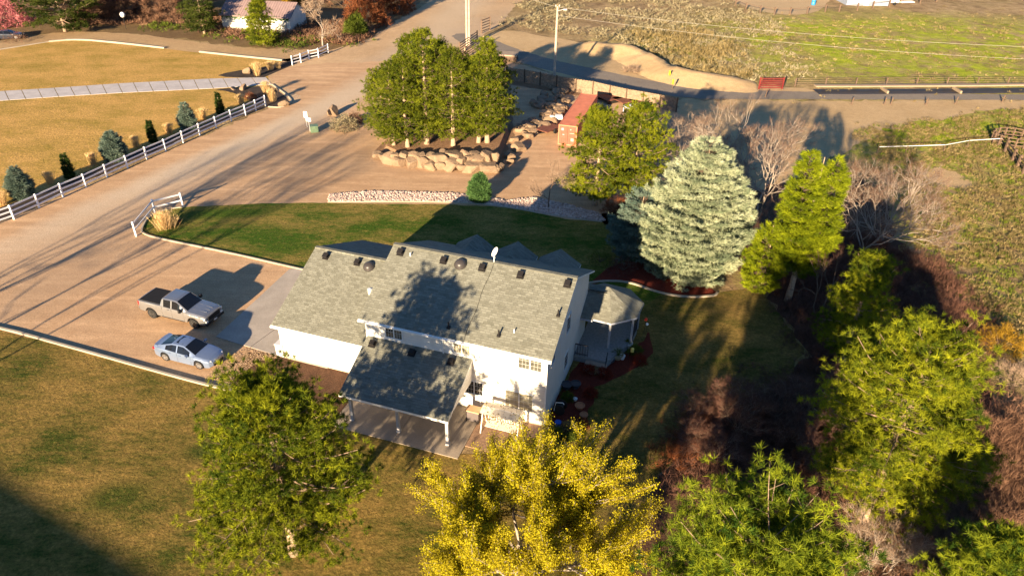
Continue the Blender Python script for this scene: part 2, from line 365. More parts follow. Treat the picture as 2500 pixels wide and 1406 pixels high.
# concrete edging strips
def strip(name, px, w, h, mat, label, cat='kerb', smooth=1):
    P = [at(*q) for q in px]
    if smooth:
        for _ in range(smooth+1):
            Q = [P[0]]
            for i in range(len(P)-1): Q += [P[i]*.75+P[i+1]*.25, P[i]*.25+P[i+1]*.75]
            P = Q+[P[-1]]
    mb = MB(); n = len(P)
    for i, p in enumerate(P):
        d = P[min(i+1, n-1)]-P[max(i-1, 0)]; d = d/np.linalg.norm(d); s_ = np.array([-d[1], d[0], 0])*w/2
        for q, z in ((p-s_, -.02), (p-s_*.85, h), (p+s_*.85, h), (p+s_, -.02)): mb.v.append((q[0], q[1], z))
    for i in range(n-1):
        for k in range(3): a = i*4+k; mb.f.append((a, a+1, a+5, a+4)); mb.m.append(0)
    mb.f += [(0, 3, 2, 1), ((n-1)*4, (n-1)*4+1, (n-1)*4+2, (n-1)*4+3)]; mb.m += [0, 0]
    for i, f in enumerate(mb.f[:-2]): mb.f[i] = f[::-1]
    return tag(mb.build(name, mat), kind='structure')
strip('kerb', [(450, 506), (400, 513), (362, 531), (347, 556), (346, 572), (400, 586), (560, 618), (742, 660)], .16, .12, MG['curb'], '')
strip('kerb', [(-300, 744), (0, 800), (120, 834), (250, 870), (380, 907), (513, 943), (600, 962)], .2, .14, MG['curb'], '')
strip('kerb', [(120, 103), (190, 97), (290, 106), (403, 119)], .5, .22, MG['curb'], '')
strip('kerb', [(488, 128), (600, 140), (690, 149)], .5, .22, MG['curb'], '')
strip('kerb', [(-200, 150), (0, 122), (120, 103)], .25, .1, MG['curb'], '')
strip('kerb', [(1425, 694), (1480, 686), (1540, 690), (1600, 714), (1670, 727), (1745, 724), (1751, 716)], .2, .12, MG['curb'], '')
strip('kerb', [(800, 494), (1000, 492), (1150, 496), (1250, 508), (1380, 532), (1470, 542)], .16, .08, MG['curb'], '')
strip('kerb', [(655, 262), (690, 264), (716, 250), (700, 232), (664, 207)], .2, .12, MG['curb'], '')
# ------------------------------------------------------------------ house
PHI = -0.31567; HO = (2.167, 33.418)
def m_shingle():
    m = N('asphalt shingles'); mp = m.mapping((1, 1, 1))
    b = m.n('ShaderNodeTexBrick'); b.offset = .37; b.squash = 1; m.l(mp, b.inputs['Vector'])
    for k, v in (('Scale', 1.), ('Brick Width', .34), ('Row Height', .15), ('Mortar Size', .012), ('Mortar Smooth', .2), ('Bias', 0.)): b.inputs[k].default_value = v
    b.inputs['Color1'].default_value = (.10, .10, .075, 1); b.inputs['Color2'].default_value = (.25, .255, .215, 1); b.inputs['Mortar'].default_value = (.10, .10, .085, 1)
    n1 = m.noise(3.2, 4, .7, m.mapping((1, 2.2, 1))); c = m.mix(.45, b.outputs[0], m.mix(m.ramp(n1, .35, .62), (.13, .133, .112), (.215, .215, .18)))
    c = m.mix(m.ramp(m.noise(.5, 4), .35, .65, 0, .3), c, (.15, .152, .13))
    m.base(c); m.rough(.9, .25); m.bump(m.math('ADD', b.outputs['Fac'], m.noise(20, 3)), .7, .02); return m.mat
SH = m_shingle()
def m_siding():
    m = N('white lap siding'); sp = m.n('ShaderNodeSeparateXYZ'); m.l(m.tc, sp.inputs[0]); fr = m.math('FRACT', m.math('DIVIDE', sp.outputs[2], .2))
    c = m.mix(m.ramp(m.noise(1.2, 5, .7), .3, .7), (.72, .70, .66), (.80, .78, .74)); c = m.mix(m.ramp(fr, .0, .1, .35, 0), c, (.35, .34, .33))  # dark line at each lap is shade put into the colour
    m.base(c); m.rough(.6, .3); m.bump(fr, 1, .025); return m.mat
WHITE = m_siding()
TRIM = simple('white trim', (.74, .74, .73), .5, .05)
VINYL = simple('white vinyl', (.80, .80, .83), .4, .03)
BLACK = simple('black metal', (.02, .018, .018), .5, .1)
STEEL = simple('galvanised steel', (.62, .62, .62), .4, .1, metal=.25)
GLASSD = simple('dark window glass', (.02, .025, .03), .08, .1, spec=.8)
BLIND = simple('window with blinds', (.27, .25, .18), .25, .12, 8, spec=.6)
CURT = simple('curtained window glass', (.09, .09, .075), .2, .35, 4, spec=.6)
WOODW = simple('painted porch wood', (.34, .34, .36), .7, .1)
house = empty('farmhouse', (HO[0], HO[1], 0), PHI, 'white two-storey farmhouse with grey shingle roof and attached garage', 'house')
L_, D_, EZ, RZ, OV = 11.87, 5.09, 5.39, 7.92, .3
SL = (RZ-EZ)/(D_+OV); GL, GV, GEZ, GRZ, GRV = 19.0, .55, 2.83, 5.53, 6.56; GSL = (GRZ-GEZ)/(GRV-GV+OV)
# walls
mb = MB(); zt = EZ+OV*SL-.18; zp = RZ-.18
for u0, u1, v0, v1, zz, zr in ((-L_, 0, 0, 2*D_, zt, zp),):
    mb.quad((u0, v0, 0), (u1, v0, 0), (u1, v0, zz), (u0, v0, zz)); mb.quad((u1, v1, 0), (u0, v1, 0), (u0, v1, zz), (u1, v1, zz))
    mb.quad((u1, v0, 0), (u1, v1, 0), (u1, v1, zz), (u1, (v0+v1)/2, zr), (u1, v0, zz)); mb.quad((u0, v1, 0), (u0, v0, 0), (u0, v0, zz), (u0, (v0+v1)/2, zr), (u0, v1, zz))
mb.build('wall', WHITE, house)
mb = MB(); g1 = 2*GRV-GV; zg = GEZ+OV*GSL-.16; zr = GRZ-.16; ge = -L_-.002
mb.quad((-GL, GV, 0), (ge, GV, 0), (ge, GV, zg), (-GL, GV, zg)); mb.quad((ge, g1, 0), (-GL, g1, 0), (-GL, g1, zg), (ge, g1, zg))
mb.quad((-GL, g1, 0), (-GL, GV, 0), (-GL, GV, zg), (-GL, GRV, zr), (-GL, g1, zg)); mb.quad((ge, GV, 0), (ge, g1, 0), (ge, g1, zg), (ge, GRV, zr), (ge, GV, zg))
mb.build('garage_wall', WHITE, house)
mb = MB()
mb.box(-GL-.02, -L_, GV-.02, GV+.05, 0, .14); mb.box(-L_+.01, .02, -.02, .05, 0, .14); mb.build('foundation', simple('sandy concrete footing', (.45, .38, .29)), house)
def roof(name, u0, u1, v0, v1, ze, vr, zr_, th=.13, parent=None, both=True):
    """gable roof slabs over u0..u1, eaves at v0 and v1, ridge at vr; side faces are trim"""
    mb = MB(); P = [(v0, ze), (vr, zr_)]+([(v1, ze)] if both else [])
    for (va, za), (vb, zb) in zip(P[:-1], P[1:]):
        mb.quad((u0, va, za), (u1, va, za), (u1, vb, zb), (u0, vb, zb)); mb.quad((u0, vb, zb-th), (u1, vb, zb-th), (u1, va, za-th), (u0, va, za-th), m=1)
        for u in (u0, u1): mb.quad((u, va, za), (u, vb, zb), (u, vb, zb-th), (u, va, za-th), m=1)
    mb.quad((u0, v0, ze-th), (u1, v0, ze-th), (u1, v0, ze), (u0, v0, ze), m=1)
    if both: mb.quad((u1, v1, ze-th), (u0, v1, ze-th), (u0, v1, ze), (u1, v1, ze), m=1)
    return mb.build(name, [SH, TRIM], parent)
rf = roof('roof', -L_-OV, OV, -OV, 2*D_+OV, EZ, D_, RZ, parent=house)
mb = MB().box(-L_-OV, OV, D_-.14, D_+.14, RZ-.045, RZ+.025); mb.build('ridge_cap', SH, rf)
grf = roof('garage_roof', -GL-OV, -L_-.005, GV-OV, g1+OV, GEZ, GRV, GRZ, parent=house)
MB().box(-GL-OV, -L_-OV-.02, GRV-.14, GRV+.14, GRZ-.045, GRZ+.025).build('ridge_cap', SH, grf)
# gutters
mb = MB().box(-L_-OV, OV, -OV-.11, -OV-.004, EZ-.14, EZ-.03); mb.build('gutter', TRIM, house)
MB().box(-GL-OV, -L_-OV-.01, GV-OV-.11, GV-OV-.004, GEZ-.14, GEZ-.03).build('gutter', TRIM, house)
# patio cover
PU0, PU1, PD, PZ1, PZ2 = -11.79, -4.69, 3.97, 4.03, 2.38
mb = MB(); mb.quad((PU0, -PD, PZ2), (PU1, -PD, PZ2), (PU1, -.003, PZ1), (PU0, -.003, PZ1)); th = .16
mb.quad((PU0, -.003, PZ1-th), (PU1, -.003, PZ1-th), (PU1, -PD, PZ2-th), (PU0, -PD, PZ2-th), m=1)
mb.quad((PU0, -PD, PZ2-th), (PU1, -PD, PZ2-th), (PU1, -PD, PZ2), (PU0, -PD, PZ2), m=1)
for u in (PU0, PU1): mb.quad((u, -PD, PZ2), (u, -.003, PZ1), (u, -.003, PZ1-th), (u, -PD, PZ2-th), m=1)
pr = mb.build('patio_roof', [SH, TRIM], house)
MB().quad((PU1-.05, -3.2, PZ2-.1+.33*.4), (PU1-.05, -.01, 2.35), (PU1-.05, -.01, PZ1-.2), (PU1-.05, -3.2, PZ2+.1)).build('patio_side_panel', WHITE, house)
for u in (-11.35, -8.2, -4.98):
    mb = MB().box(u-.09, u+.09, -3.56, -3.38, .06, PZ2+.03); mb.box(u-.12, u+.12, -3.59, -3.35, .06, .22); mb.build('patio_post', WOODW, house)
MB().box(-11.75, -4.75, -3.62, -3.34, PZ2-.16, PZ2+.0).build('patio_beam', TRIM, house)
mb = MB(); mb.box(-12.4, -8.15, -4.35, 0, 0, .07); mb.box(-8.13, -4.0, -4.35, 0, 0, .07); o = mb.build('patio_slab', m_concrete('patio concrete', (.32, .265, .21)))
o.location = house.location; o.rotation_euler = house.rotation_euler; tag(o, kind='structure')
mb = MB(); mb.box(-3.98, -.9, -3.2, 0, 0, .05); mb.box(-.9, .3, -1.2, 0, 0, .048); o = mb.build('brick_patio', MG['brick']); o.location = house.location; o.rotation_euler = house.rotation_euler; tag(o, kind='structure')
# windows
def window(face, a, z0, b, z1, kinds, off=0., mull=2):
    """face 'v': on the wall v=off between u=a..b ; 'u': on the wall u=off between v=a..b"""
    T = (lambda x, d, z: (x, off-d, z)) if face == 'v' else (lambda x, d, z: (off+d, x, z))
    fr = MB(); t = .06
    def bx(m, x0, x1, d0, d1, z0_, z1_):
        p = T(x0, d0, z0_); q = T(x1, d1, z1_); m.box(min(p[0], q[0]), max(p[0], q[0]), min(p[1], q[1]), max(p[1], q[1]), z0_, z1_)
    bx(fr, a-t, b+t, .001, .05, z1, z1+t); bx(fr, a-t, b+t, .001, .07, z0-t, z0); bx(fr, a-t, a, .001, .05, z0, z1); bx(fr, b, b+t, .001, .05, z0, z1)
    n = len(kinds)
    for i in range(1, n): x = a+(b-a)*i/n; bx(fr, x-.035, x+.035, .001, .045, z0, z1)
    f = fr.build('window', TRIM, house)
    for i, k in enumerate(kinds):
        x0 = a+(b-a)*i/n+(.035 if i else 0); x1 = a+(b-a)*(i+1)/n-(.035 if i < n-1 else 0)
        pn = MB(); bx(pn, x0, x1, .001, .02, z0, z1); pn.build('pane', k, f)
        g = MB()
        for j in range(1, 3): x = x0+(x1-x0)*j/3; bx(g, x-.005, x+.005, .021, .026, z0, z1)
        nz_ = max(2, int(round((z1-z0)/.35)))
        for j in range(1, nz_): z = z0+(z1-z0)*j/nz_; bx(g, x0, x1, .021, .028, z-.005, z+.005)
        g.build('window_grille', TRIM, f)
    return f
window('v', -10.45, 4.3, -9.36, 5.12, [GLASSD, CURT])
window('v', -5.9, 4.3, -4.86, 5.12, [BLIND, BLIND])
window('v', -1.77, 4.22, -.37, 5.1, [CURT, CURT])
window('v', -2.55, .98, -.82, 2.25, [BLIND, BLIND])
window('v', -5.16, 1.35, -4.07, 2.3, [GLASSD, GLASSD])
window('u', 4.2, 4.1, 5.1, 5.3, [GLASSD])
window('u', 4.2, 1.15, 5.1, 2.3, [GLASSD])
window('u', .7, 4.2, 1.5, 5.0, [GLASSD])
# panelled corner boards and seams
for u in (-L_+.002, -.1): MB().box(u, u+.1, -.022, .0, .14, zt).build('corner_board', TRIM, house)
mb = MB()
mb.box(.001, .015, 3.2, 3.25, 0, 6.6); mb.build('wall_seam', TRIM, house)
MB().tube([(-6.6, -.05, EZ-.2), (-6.6, -.05, 4.0)], .035, 6).build('downpipe', TRIM, house); MB().tube([(-4.2, -.05, 1.3), (-4.2, -.05, .1)], .035, 6).build('downpipe', TRIM, house)
# roof fittings
def on_roof(u, v, s=SL, v0=-OV, z0=EZ): return (u, v, z0+(v-v0)*s)
def vent(u, v, g=False, parent=None):
    x, y, z = on_roof(u, v, GSL, GV-OV, GEZ) if g else on_roof(u, v)
    a = math.atan(GSL if g else SL); M = Matrix.Translation((x, y, z)) @ Matrix.Rotation(a, 4, 'X')
    mb = MB(); mb.box(-.24, .24, -.24, .24, .003, .03, M=M); mb.box(-.15, .15, -.12, .2, .03, .2, M=M); mb.box(-.18, .18, -.2, .22, .2, .27, M=M)
    mb.build('roof_vent', BLACK, parent, bevel=.02)
for u, v in ((-11.43, 4.5), (-8.38, 4.5), (-5.74, 4.5), (-3.2, 4.5), (-.18, 4.5)): vent(u, v, parent=rf)
for u in (-18.12, -15.61): vent(u, 5.9, True, grf)
for u in (-11.2, -8.5, -5.9):
    M = Matrix.Translation((u, -.5, PZ1-.5*(PZ1-PZ2)/PD)) @ Matrix.Rotation(math.atan((PZ1-PZ2)/PD), 4, 'X'); MB().box(-.24, .24, -.24, .24, .003, .03, M=M).box(-.16, .16, -.12, .2, .03, .24, M=M).build('roof_vent', BLACK, pr)
def dome(u, v, g, parent):
    x, y, z = on_roof(u, v, GSL, GV-OV, GEZ) if g else on_roof(u, v); a = math.atan(GSL if g else SL)
    mb = MB().lathe([(.42, .0), (.42, .04), (.36, .10), (.33, .2), (.25, .29), (.12, .33), (.02, .34)], 20)
    o = mb.build('roof_fan_dome', simple('dark bronze dome', (.045, .04, .04), .4, spec=.5), parent, smooth=True); o.location = (x, y, z); o.rotation_euler = (a, 0, 0)
dome(-7.23, 4.5, False, rf); dome(-14.67, 5.8, True, grf)
mb = MB().tube([on_roof(-12.98, 2.84, GSL, GV-OV, GEZ), (-12.98, 2.84, 5.2)], .13, 12); mb.tube([(-12.98, 2.84, 5.2), (-12.98, 2.84, 5.5)], .17, 12); mb.lathe([(.2, 5.5), (.2, 5.53), (.03, 5.6)], 12, (-12.98, 2.84, 0))
mb.box(-13.2, -12.76, 2.5, 3.1, 3.98-.16, 4.05-.05); mb.build('flue_pipe', STEEL, grf)
for (u, v) in ((-.15, 2.44), (-6.36, .35), (-3.21, .5)):
    p = on_roof(u, v); mb = MB(); mb.box(u-.1, u+.1, v-.12, v+.12, p[2]-.02, p[2]+.09); mb.tube([p, (u, v, p[2]+.42)], .055, 8); mb.build('vent_pipe', BLACK, rf)
for (u, v) in ((-10.69, 4.42), (-2.38, .89)):
    p = on_roof(u, v); MB().tube([p, (u, v, p[2]+.25)], .045, 8).build('vent_pipe', TRIM, rf)
# satellite dish
p = on_roof(-5.16, 5.05); mb = MB().tube([p, (-5.16, 5.05, p[2]+.45), (-5.06, 4.95, p[2]+.75)], .03, 8)
dsh = mb.build('satellite_dish', TRIM, rf)
o = MB().lathe([(.02, 0), (.14, .015), (.25, .04), (.32, .08), (.33, .08), (.26, .025), (.14, -.005), (.02, -.02)], 20).build('reflector', simple('white dish', (.8, .8, .8), .4), dsh, smooth=True)
o.location = (-5.0, 4.9, p[2]+.85); o.rotation_euler = (math.radians(55), 0, math.radians(-60))
mb = MB().tube([(-5.0, 4.9, p[2]+.6), (-4.85, 4.4, p[2]+.75)], .015, 6).build('feed_arm', STEEL, dsh)
# cable down the roof
mb = MB(); pts = [on_roof(-5.16+.04*math.sin(i*1.3)-.0*i, 5.0-i*.53) for i in range(11)]; mb.tube([(a_, b_, c_+.012) for a_, b_, c_ in pts], .012, 4); mb.build('cable', BLACK, rf)
# porch: low roof along the far side with three gables, and the octagonal porch at the right
PZ = 2.75
mb = MB()
mb.quad((-L_-.2, 10.2, 4.0), (-L_-.2, 12.9, PZ), (1.3, 12.9, PZ), (1.3, 10.2, 4.0)); mb.quad((1.3, 10.2, 3.88), (1.3, 12.9, PZ-.12), (-L_-.2, 12.9, PZ-.12), (-L_-.2, 10.2, 3.88), m=1)
mb.quad((-L_-.2, 12.9, PZ-.12), (1.3, 12.9, PZ-.12), (1.3, 12.9, PZ), (-L_-.2, 12.9, PZ), m=1)
mb.build('porch_roof', [SH, TRIM], house)
for u in (-8.5, -5.4, -2.25):       # gabled dormers on the far slope
    mb = MB(); w = 1.5; zr_ = 6.45; z0 = zr_-w*.62; v1 = 10.75
    vb = lambda z: 2*D_+OV-(z-EZ)/SL
    for s_ in (-1, 1):
        q = [(u+s_*w, v1, z0), (u, v1, zr_), (u, vb(zr_)-.3, zr_), (u+s_*w, vb(z0)-.3, z0)]; mb.quad(*(q if s_ > 0 else q[::-1]))
        q = [(x, y, z-.1) for x, y, z in q]; mb.quad(*(q[::-1] if s_ > 0 else q), m=1)
        mb.quad((u+s_*w, v1, z0), (u, v1, zr_), (u, v1, zr_-.1), (u+s_*w, v1, z0-.1), m=1)
    d = mb.build('dormer', [SH, TRIM], house)
    MB().box(u-1.25, u+1.25, 9.4, 10.5, 4.2, z0).quad((u-1.25, 10.5, z0), (u+1.25, 10.5, z0), (u, 10.5, zr_-.15)).build('dormer_wall', WHITE, d)
pc = (1.35, 10.85); PRm = 2.62; ang = [math.radians(-27+45*k) for k in range(8)]
oc = [(pc[0]+PRm*math.cos(a), pc[1]+PRm*math.sin(a)) for a in ang]; ph = 4.05
mb = MB()
for k in range(8):
    a = oc[k]; b = oc[(k+1) % 8]
    mb.quad((*a, PZ), (*b, PZ), (*pc, ph)); mb.quad((*b, PZ), (*a, PZ), (*a, PZ-.14), (*b, PZ-.14), m=1); mb.quad((*b, PZ-.14), (*a, PZ-.14), (*pc, ph-.14), m=1)
mb.quad((.003, 8.28, PZ), (.85, 8.28, PZ), (pc[0], pc[1], ph+.004), (.003, pc[1], ph+.004)); mb.quad((.003, 8.28, PZ-.14), (.85, 8.28, PZ-.14), (.85, 8.28, PZ), (.003, 8.28, PZ), m=1)
gz = mb.build('octagonal_porch_roof', [SH, simple('blue grey fascia', (.30, .33, .40))], house)
fl = simple('grey deck boards', (.26, .255, .25), .8, .2, 6)
mb = MB(); ri = 2.35; fc = [(max(.01, pc[0]+ri*math.cos(a)), pc[1]+ri*math.sin(a)) for a in ang]
pts = [(.01, 7.0), (2.35, 7.0)]+[fc[k] for k in (0, 1, 2, 3)]+[(.01, 12.6)]
mb.quad(*[(x, y, .5) for x, y in pts])
for i in range(len(pts)): a = pts[i]; b = pts[(i+1) % len(pts)]; mb.quad((*a, .0), (*b, .0), (*b, .5), (*a, .5))
mb.build('deck', fl, house)
for k in (7, 0, 1, 2): x, y = fc[k]; MB().box(x-.07, x+.07, y-.07, y+.07, .503, PZ-.05).build('porch_post', WOODW, house)
MB().box(.9, 2.4, 6.55, 6.997, 0, .33).box(.9, 2.4, 6.1, 6.548, 0, .17).build('porch_steps', simple('worn timber steps', (.36, .27, .2)), house)
def railing(a, b, name='railing'):
    mb = MB(); mb.bar((*a, 1.4), (*b, 1.4), .07, .06); mb.bar((*a, .62), (*b, .62), .05, .05); n = int(math.dist(a, b)/.16)
    for i in range(n+1): x = a[0]+(b[0]-a[0])*i/n; y = a[1]+(b[1]-a[1])*i/n; mb.box(x-.018, x+.018, y-.018, y+.018, .5, 1.37)
    mb.build(name, simple('dark stained rail', (.06, .055, .06)), house)
railing((.05, 7.1), (.95, 7.1)); railing(fc[0], fc[1]); railing(fc[1], fc[2])
MB().tube([(2.34, 6.95, .5), (2.34, 6.95, 1.35), (2.38, 6.2, .95), (2.38, 6.2, .0)], .025, 6).build('handrail', BLACK, house)
# driveway apron
o = sheet('driveway_slab', [(706.8, 658), (770, 650), (800, 900), (688, 872), (527.6, 823)], .05, MG['conc'], thick=.05)
mb = MB(); a = at(683, 795, .053); b = at(610, 848, .053); mb.bar(a, b, .03, .004); tag(mb.build('slab_joint', BLACK), kind='structure')

# ------------------------------------------------------------------ vehicles
TYRE = simple('tyre rubber', (.015, .015, .016), .8); GLASSC = simple('tinted car glass', (.008, .009, .012), .04, .1, spec=.6)
LAMP = simple('headlamp lens', (.65, .66, .68), .1, .1, spec=.8); REDL = simple('red tail lamp', (.45, .01, .015), .2, .1, spec=.7); CHROME = simple('chrome', (.7, .7, .72), .15, .05, metal=1)
PLAST = simple('black plastic trim', (.018, .018, .02), .5)
def wheel(parent, x, y, r, w, side, spokes, rimm):
    t = MB().lathe([(r*.62, -w/2), (r*.93, -w/2), (r, -w*.36), (r, w*.36), (r*.93, w/2), (r*.62, w/2)], 28, (x, y, r), axis='y')
    we = t.build('wheel', TYRE, parent, smooth=False)
    o = y+side*w/2
    m = MB().lathe([(r*.64, 0), (r*.64, side*.012), (r*.56, side*.014), (r*.55, -side*.03)], 28, (x, o, r), axis='y')
    for k in range(spokes):
        a = 2*math.pi*k/spokes+.3; m.bar((x, o-side*.005, r), (x+r*.6*math.cos(a), o-side*.002, r+r*.6*math.sin(a)), .02, r*.17)
    m.lathe([(r*.15, -.01*side), (r*.15, side*.02)], 12, (x, o, r), axis='y'); m.build('rim', rimm, we)
def car(name, label, group, S, paint, rimm, trim=PLAST):
    root = empty(name, (0, 0, 0), 0, label, 'car' if S['k'] == 'car' else 'pickup truck')
    L0, L1 = S['x']; nx = 110; xs = np.linspace(L0, L1, nx+1); I = lambda key, x: float(np.interp(x, *zip(*S[key])))
    body = MB(); ws = MB(); rw = MB(); sws = {}; G = []
    for x in xs:
        y = I('half', x); zb = I('bot', x)
        for xw in S['wx']:
            q = (S['ra'])**2-(x-xw)**2
            if q > 0: zb = max(zb, S['r']+math.sqrt(q)*.98)
        be = I('belt', x); zt_ = I('top', x); yr = I('roofw', x)*y; mid = .62*be+.38*zb if zb < be*.75 else be*.86
        zb = min(zb, be-.12); mid = max(mid, zb+.04)
        cr = S.get('crown', .03)
        row = [(0, zb+.02), (y*.93, zb), (y*.995, zb+.03), (y, mid), (y*.985, (mid+be)/2), (y*.955, be), (y*.93, be+.012), (yr, zt_-.045 if zt_ > be+.1 else zt_), (yr*.9, zt_+cr*.3), (yr*.5, zt_+cr*.85), (0, zt_+cr)]
        G.append([(x, a, b) for a, b in row])
    for i in range(nx):
        xm = (xs[i]+xs[i+1])/2
        for s_ in (1, -1):
            for k in range(len(G[0])-1):
                a, b, c, d = G[i][k], G[i+1][k], G[i+1][k+1], G[i][k+1]
                q = [(p[0], p[1]*s_, p[2]) for p in (a, b, c, d)]
                if s_ < 0: q = q[::-1]
                tgt = body
                if k == 6 and any(u0 < xm < u1 for u0, u1 in S['sw']): tgt = sws.setdefault((s_, [u0 < xm < u1 for u0, u1 in S['sw']].index(True)), MB())
                if k in (8, 9):
                    if S['ws'][0] < xm < S['ws'][1]: tgt = ws
                    if S['rw'][0] < xm < S['rw'][1]: tgt = rw
                tgt.quad(*q)
    for e, flip in ((0, 1), (-1, 0)):
        for s_ in (1, -1):
            for k in range(1, len(G[0])-1):
                p, q = G[e][k], G[e][k+1]; w = [(p[0], p[1]*s_, p[2]), (q[0], q[1]*s_, q[2]), (q[0], 0, q[2]), (p[0], 0, p[2])]
                body.quad(*(w if (flip ^ (s_ > 0)) else w[::-1]))
    bo = body.build('body', paint, root, smooth=True)
    ws.build('windscreen', GLASSC, root, smooth=True); rw.build('rear_window', GLASSC, root, smooth=True); [w_.build('side_window', GLASSC, root, smooth=True) for w_ in sws.values()]
    # inner arch shadows boxes (wheel wells)
    mb = MB()
    for xw in S['wx']: mb.box(xw-S['ra'], xw+S['ra'], -S['hw']+.22, S['hw']-.22, .25, S['r']+S['ra']*.8)
    mb.build('wheel_well', PLAST, root)
    for xw in S['wx']:
        for s_ in (1, -1): wheel(root, xw, s_*(S['hw']-S['tw']/2-.015), S['r'], S['tw'], s_, S['sp'], rimm)
    if S.get('lines'):
        for s_ in (1, -1):
            mb = MB()
            for x in S['lines']:
                y = I('half', x)
                mb.bar((x, s_*(y+.001), I('bot', x)+.08), (x, s_*(y*.985+.002), I('belt', x)-.03), .006, .014)
            mb.build('door_seam', PLAST, root)
            for x in S['handles']: MB().bar((x-.1, s_*(I('half', x)+.012), I('belt', x)-.12), (x+.1, s_*(I('half', x)+.012), I('belt', x)-.12), .03, .03).build('door_handle', paint, root)
    for s_ in (1, -1):
        x = S['mx']; y = I('half', x); mb = MB(); mb.box(x-.07, x+.09, min(s_*(y-.02), s_*(y+.22)), max(s_*(y-.02), s_*(y+.22)), I('belt', x)+.01, I('belt', x)+.01+S['mh']); mb.build('wing_mirror', S['mm'], root, bevel=.02)
    return root
SIL = simple('metallic silver paint', (.36, .365, .38), .32, .05, 2, metal=.75, coat=1); BLU = simple('pale blue grey paint', (.22, .29, .44), .32, .04, 2, metal=.5, coat=1)
RIMD = simple('dark grey alloy', (.12, .12, .12), .4, metal=.7); RIMB = simple('bright alloy', (.6, .6, .62), .3, metal=.8)
# pickup (x forward)
hd = .99
TR = dict(k='truck', x=(-2.95, 2.95), hw=1.03, r=.41, ra=.53, tw=.28, wx=(-1.87, 1.88), sp=6, mx=.98, mh=.26, mm=PLAST,
  half=[(-2.95, .96), (-2.85, 1.0), (-1, 1.02), (1.9, 1.02), (2.6, .99), (2.85, .93), (2.95, .84)],
  bot=[(-2.95, .55), (-2.5, .5), (-1.2, .42), (1.2, .42), (2.6, .45), (2.95, .5)],
  belt=[(-2.95, 1.33), (-.86, 1.33), (-.82, 1.31), (1.1, 1.25), (1.4, 1.2), (2.7, 1.12), (2.9, 1.06), (2.95, 1.0)],
  top=[(-2.95, 1.335), (-.90, 1.335), (-.84, 1.80), (-.7, 1.87), (.3, 1.88), (.55, 1.84), (1.45, 1.27), (2.0, 1.25), (2.7, 1.19), (2.9, 1.12), (2.95, 1.02)],
  roofw=[(-2.95, .93), (-.9, .93), (-.84, .76), (.45, .74), (1.45, .86), (2.9, .84), (2.95, .84)],
  ws=(.55, 1.40), rw=(-.90, -.84), sw=[(-.62, .02), (.12, .82)], lines=[-.78, .07, 1.12], handles=[-.2, .85], crown=.04)
def orient(o, rear, front, wx):
    a = at(*rear); b = at(*front); d = b-a; rz = math.atan2(d[1], d[0])
    return a, b, rz
truck = car('pickup_truck', 'silver crew cab pickup truck with black bed cover parked on the gravel', None, TR, SIL, RIMD)
# bed cover, grille, lamps, bumpers
MB().box(-2.86, -.95, -.86, .86, 1.372, 1.40).build('bed_cover', simple('black vinyl bed cover', (.012, .011, .012), .75), truck, bevel=.015)
MB().box(2.93, 2.985, -.62, .62, .68, 1.02).build('grille', BLACK, truck, bevel=.02)
mb = MB()
for z in (.76, .86, .95): mb.box(2.98, 2.992, -.6, .6, z, z+.02)
mb.build('grille_bars', PLAST, truck)
for s_ in (1, -1):
    MB().box(2.78, 2.94, min(s_*.64, s_*.95), max(s_*.64, s_*.95), .86, 1.05).build('headlight', LAMP, truck, bevel=.03)
    MB().box(2.9, 2.98, min(s_*.66, s_*.9), max(s_*.66, s_*.9), .62, .78).build('fog_lamp', LAMP, truck, bevel=.02)
    MB().box(-2.975, -2.82, min(s_*.86, s_*.985), max(s_*.86, s_*.985), .95, 1.28).build('tail_light', REDL, truck, bevel=.02)
mb = MB().box(2.86, 3.03, -.96, .96, .42, .62); mb.build('front_bumper', BLACK, truck, bevel=.05)
MB().box(3.031, 3.038, -.16, .16, .5, .6).build('number_plate', TRIM, truck)
MB().box(-3.06, -2.93, -.94, .94, .52, .70).build('rear_bumper', CHROME, truck, bevel=.04)
mb = MB()
for y in (.25, -.25, 0): mb.bar((1.55, y*1.5, 1.30), (2.7, y*1.3, 1.235), .05, .02)
mb.build('bonnet_ridge', SIL, truck, smooth=False)
for s_ in (1, -1): MB().bar((-.9, s_*.98, .45), (1.1, s_*.98, .45), .12, .05).build('side_step', BLACK, truck)
# sedan
CA = dict(k='car', x=(-2.33, 2.33), hw=.90, r=.335, ra=.39, tw=.22, wx=(-1.33, 1.40), sp=5, mx=.62, mh=.13, mm=BLU,
  half=[(-2.33, .66), (-2.2, .80), (-1.8, .87), (-.5, .9), (1.2, .895), (1.8, .86), (2.15, .76), (2.33, .55)],
  bot=[(-2.33, .42), (-2.1, .24), (-1, .17), (1, .17), (2.1, .18), (2.33, .3)],
  belt=[(-2.33, .86), (-2.1, .96), (-1.5, .98), (-.5, .94), (.8, .88), (1.6, .80), (2.1, .70), (2.33, .56)],
  top=[(-2.33, .90), (-2.25, 1.02), (-1.95, 1.06), (-1.75, 1.09), (-.75, 1.37), (-.2, 1.40), (.15, 1.385), (.3, 1.35), (1.15, .93), (1.6, .88), (2.05, .78), (2.25, .68), (2.33, .58)],
  roofw=[(-2.33, .8), (-1.95, .84), (-1.7, .80), (-.8, .68), (.2, .66), (1.15, .84), (2.0, .82), (2.33, .6)],
  ws=(.28, 1.12), rw=(-1.68, -.8), sw=[(-1.22, -.34), (-.24, .74)], lines=[-1.02, -.27, .82], handles=[-.85, -.02], crown=.035)
sedan = car('sedan', 'pale blue-grey four-door sedan with sunroof parked beside the silver pickup', None, CA, BLU, RIMB)
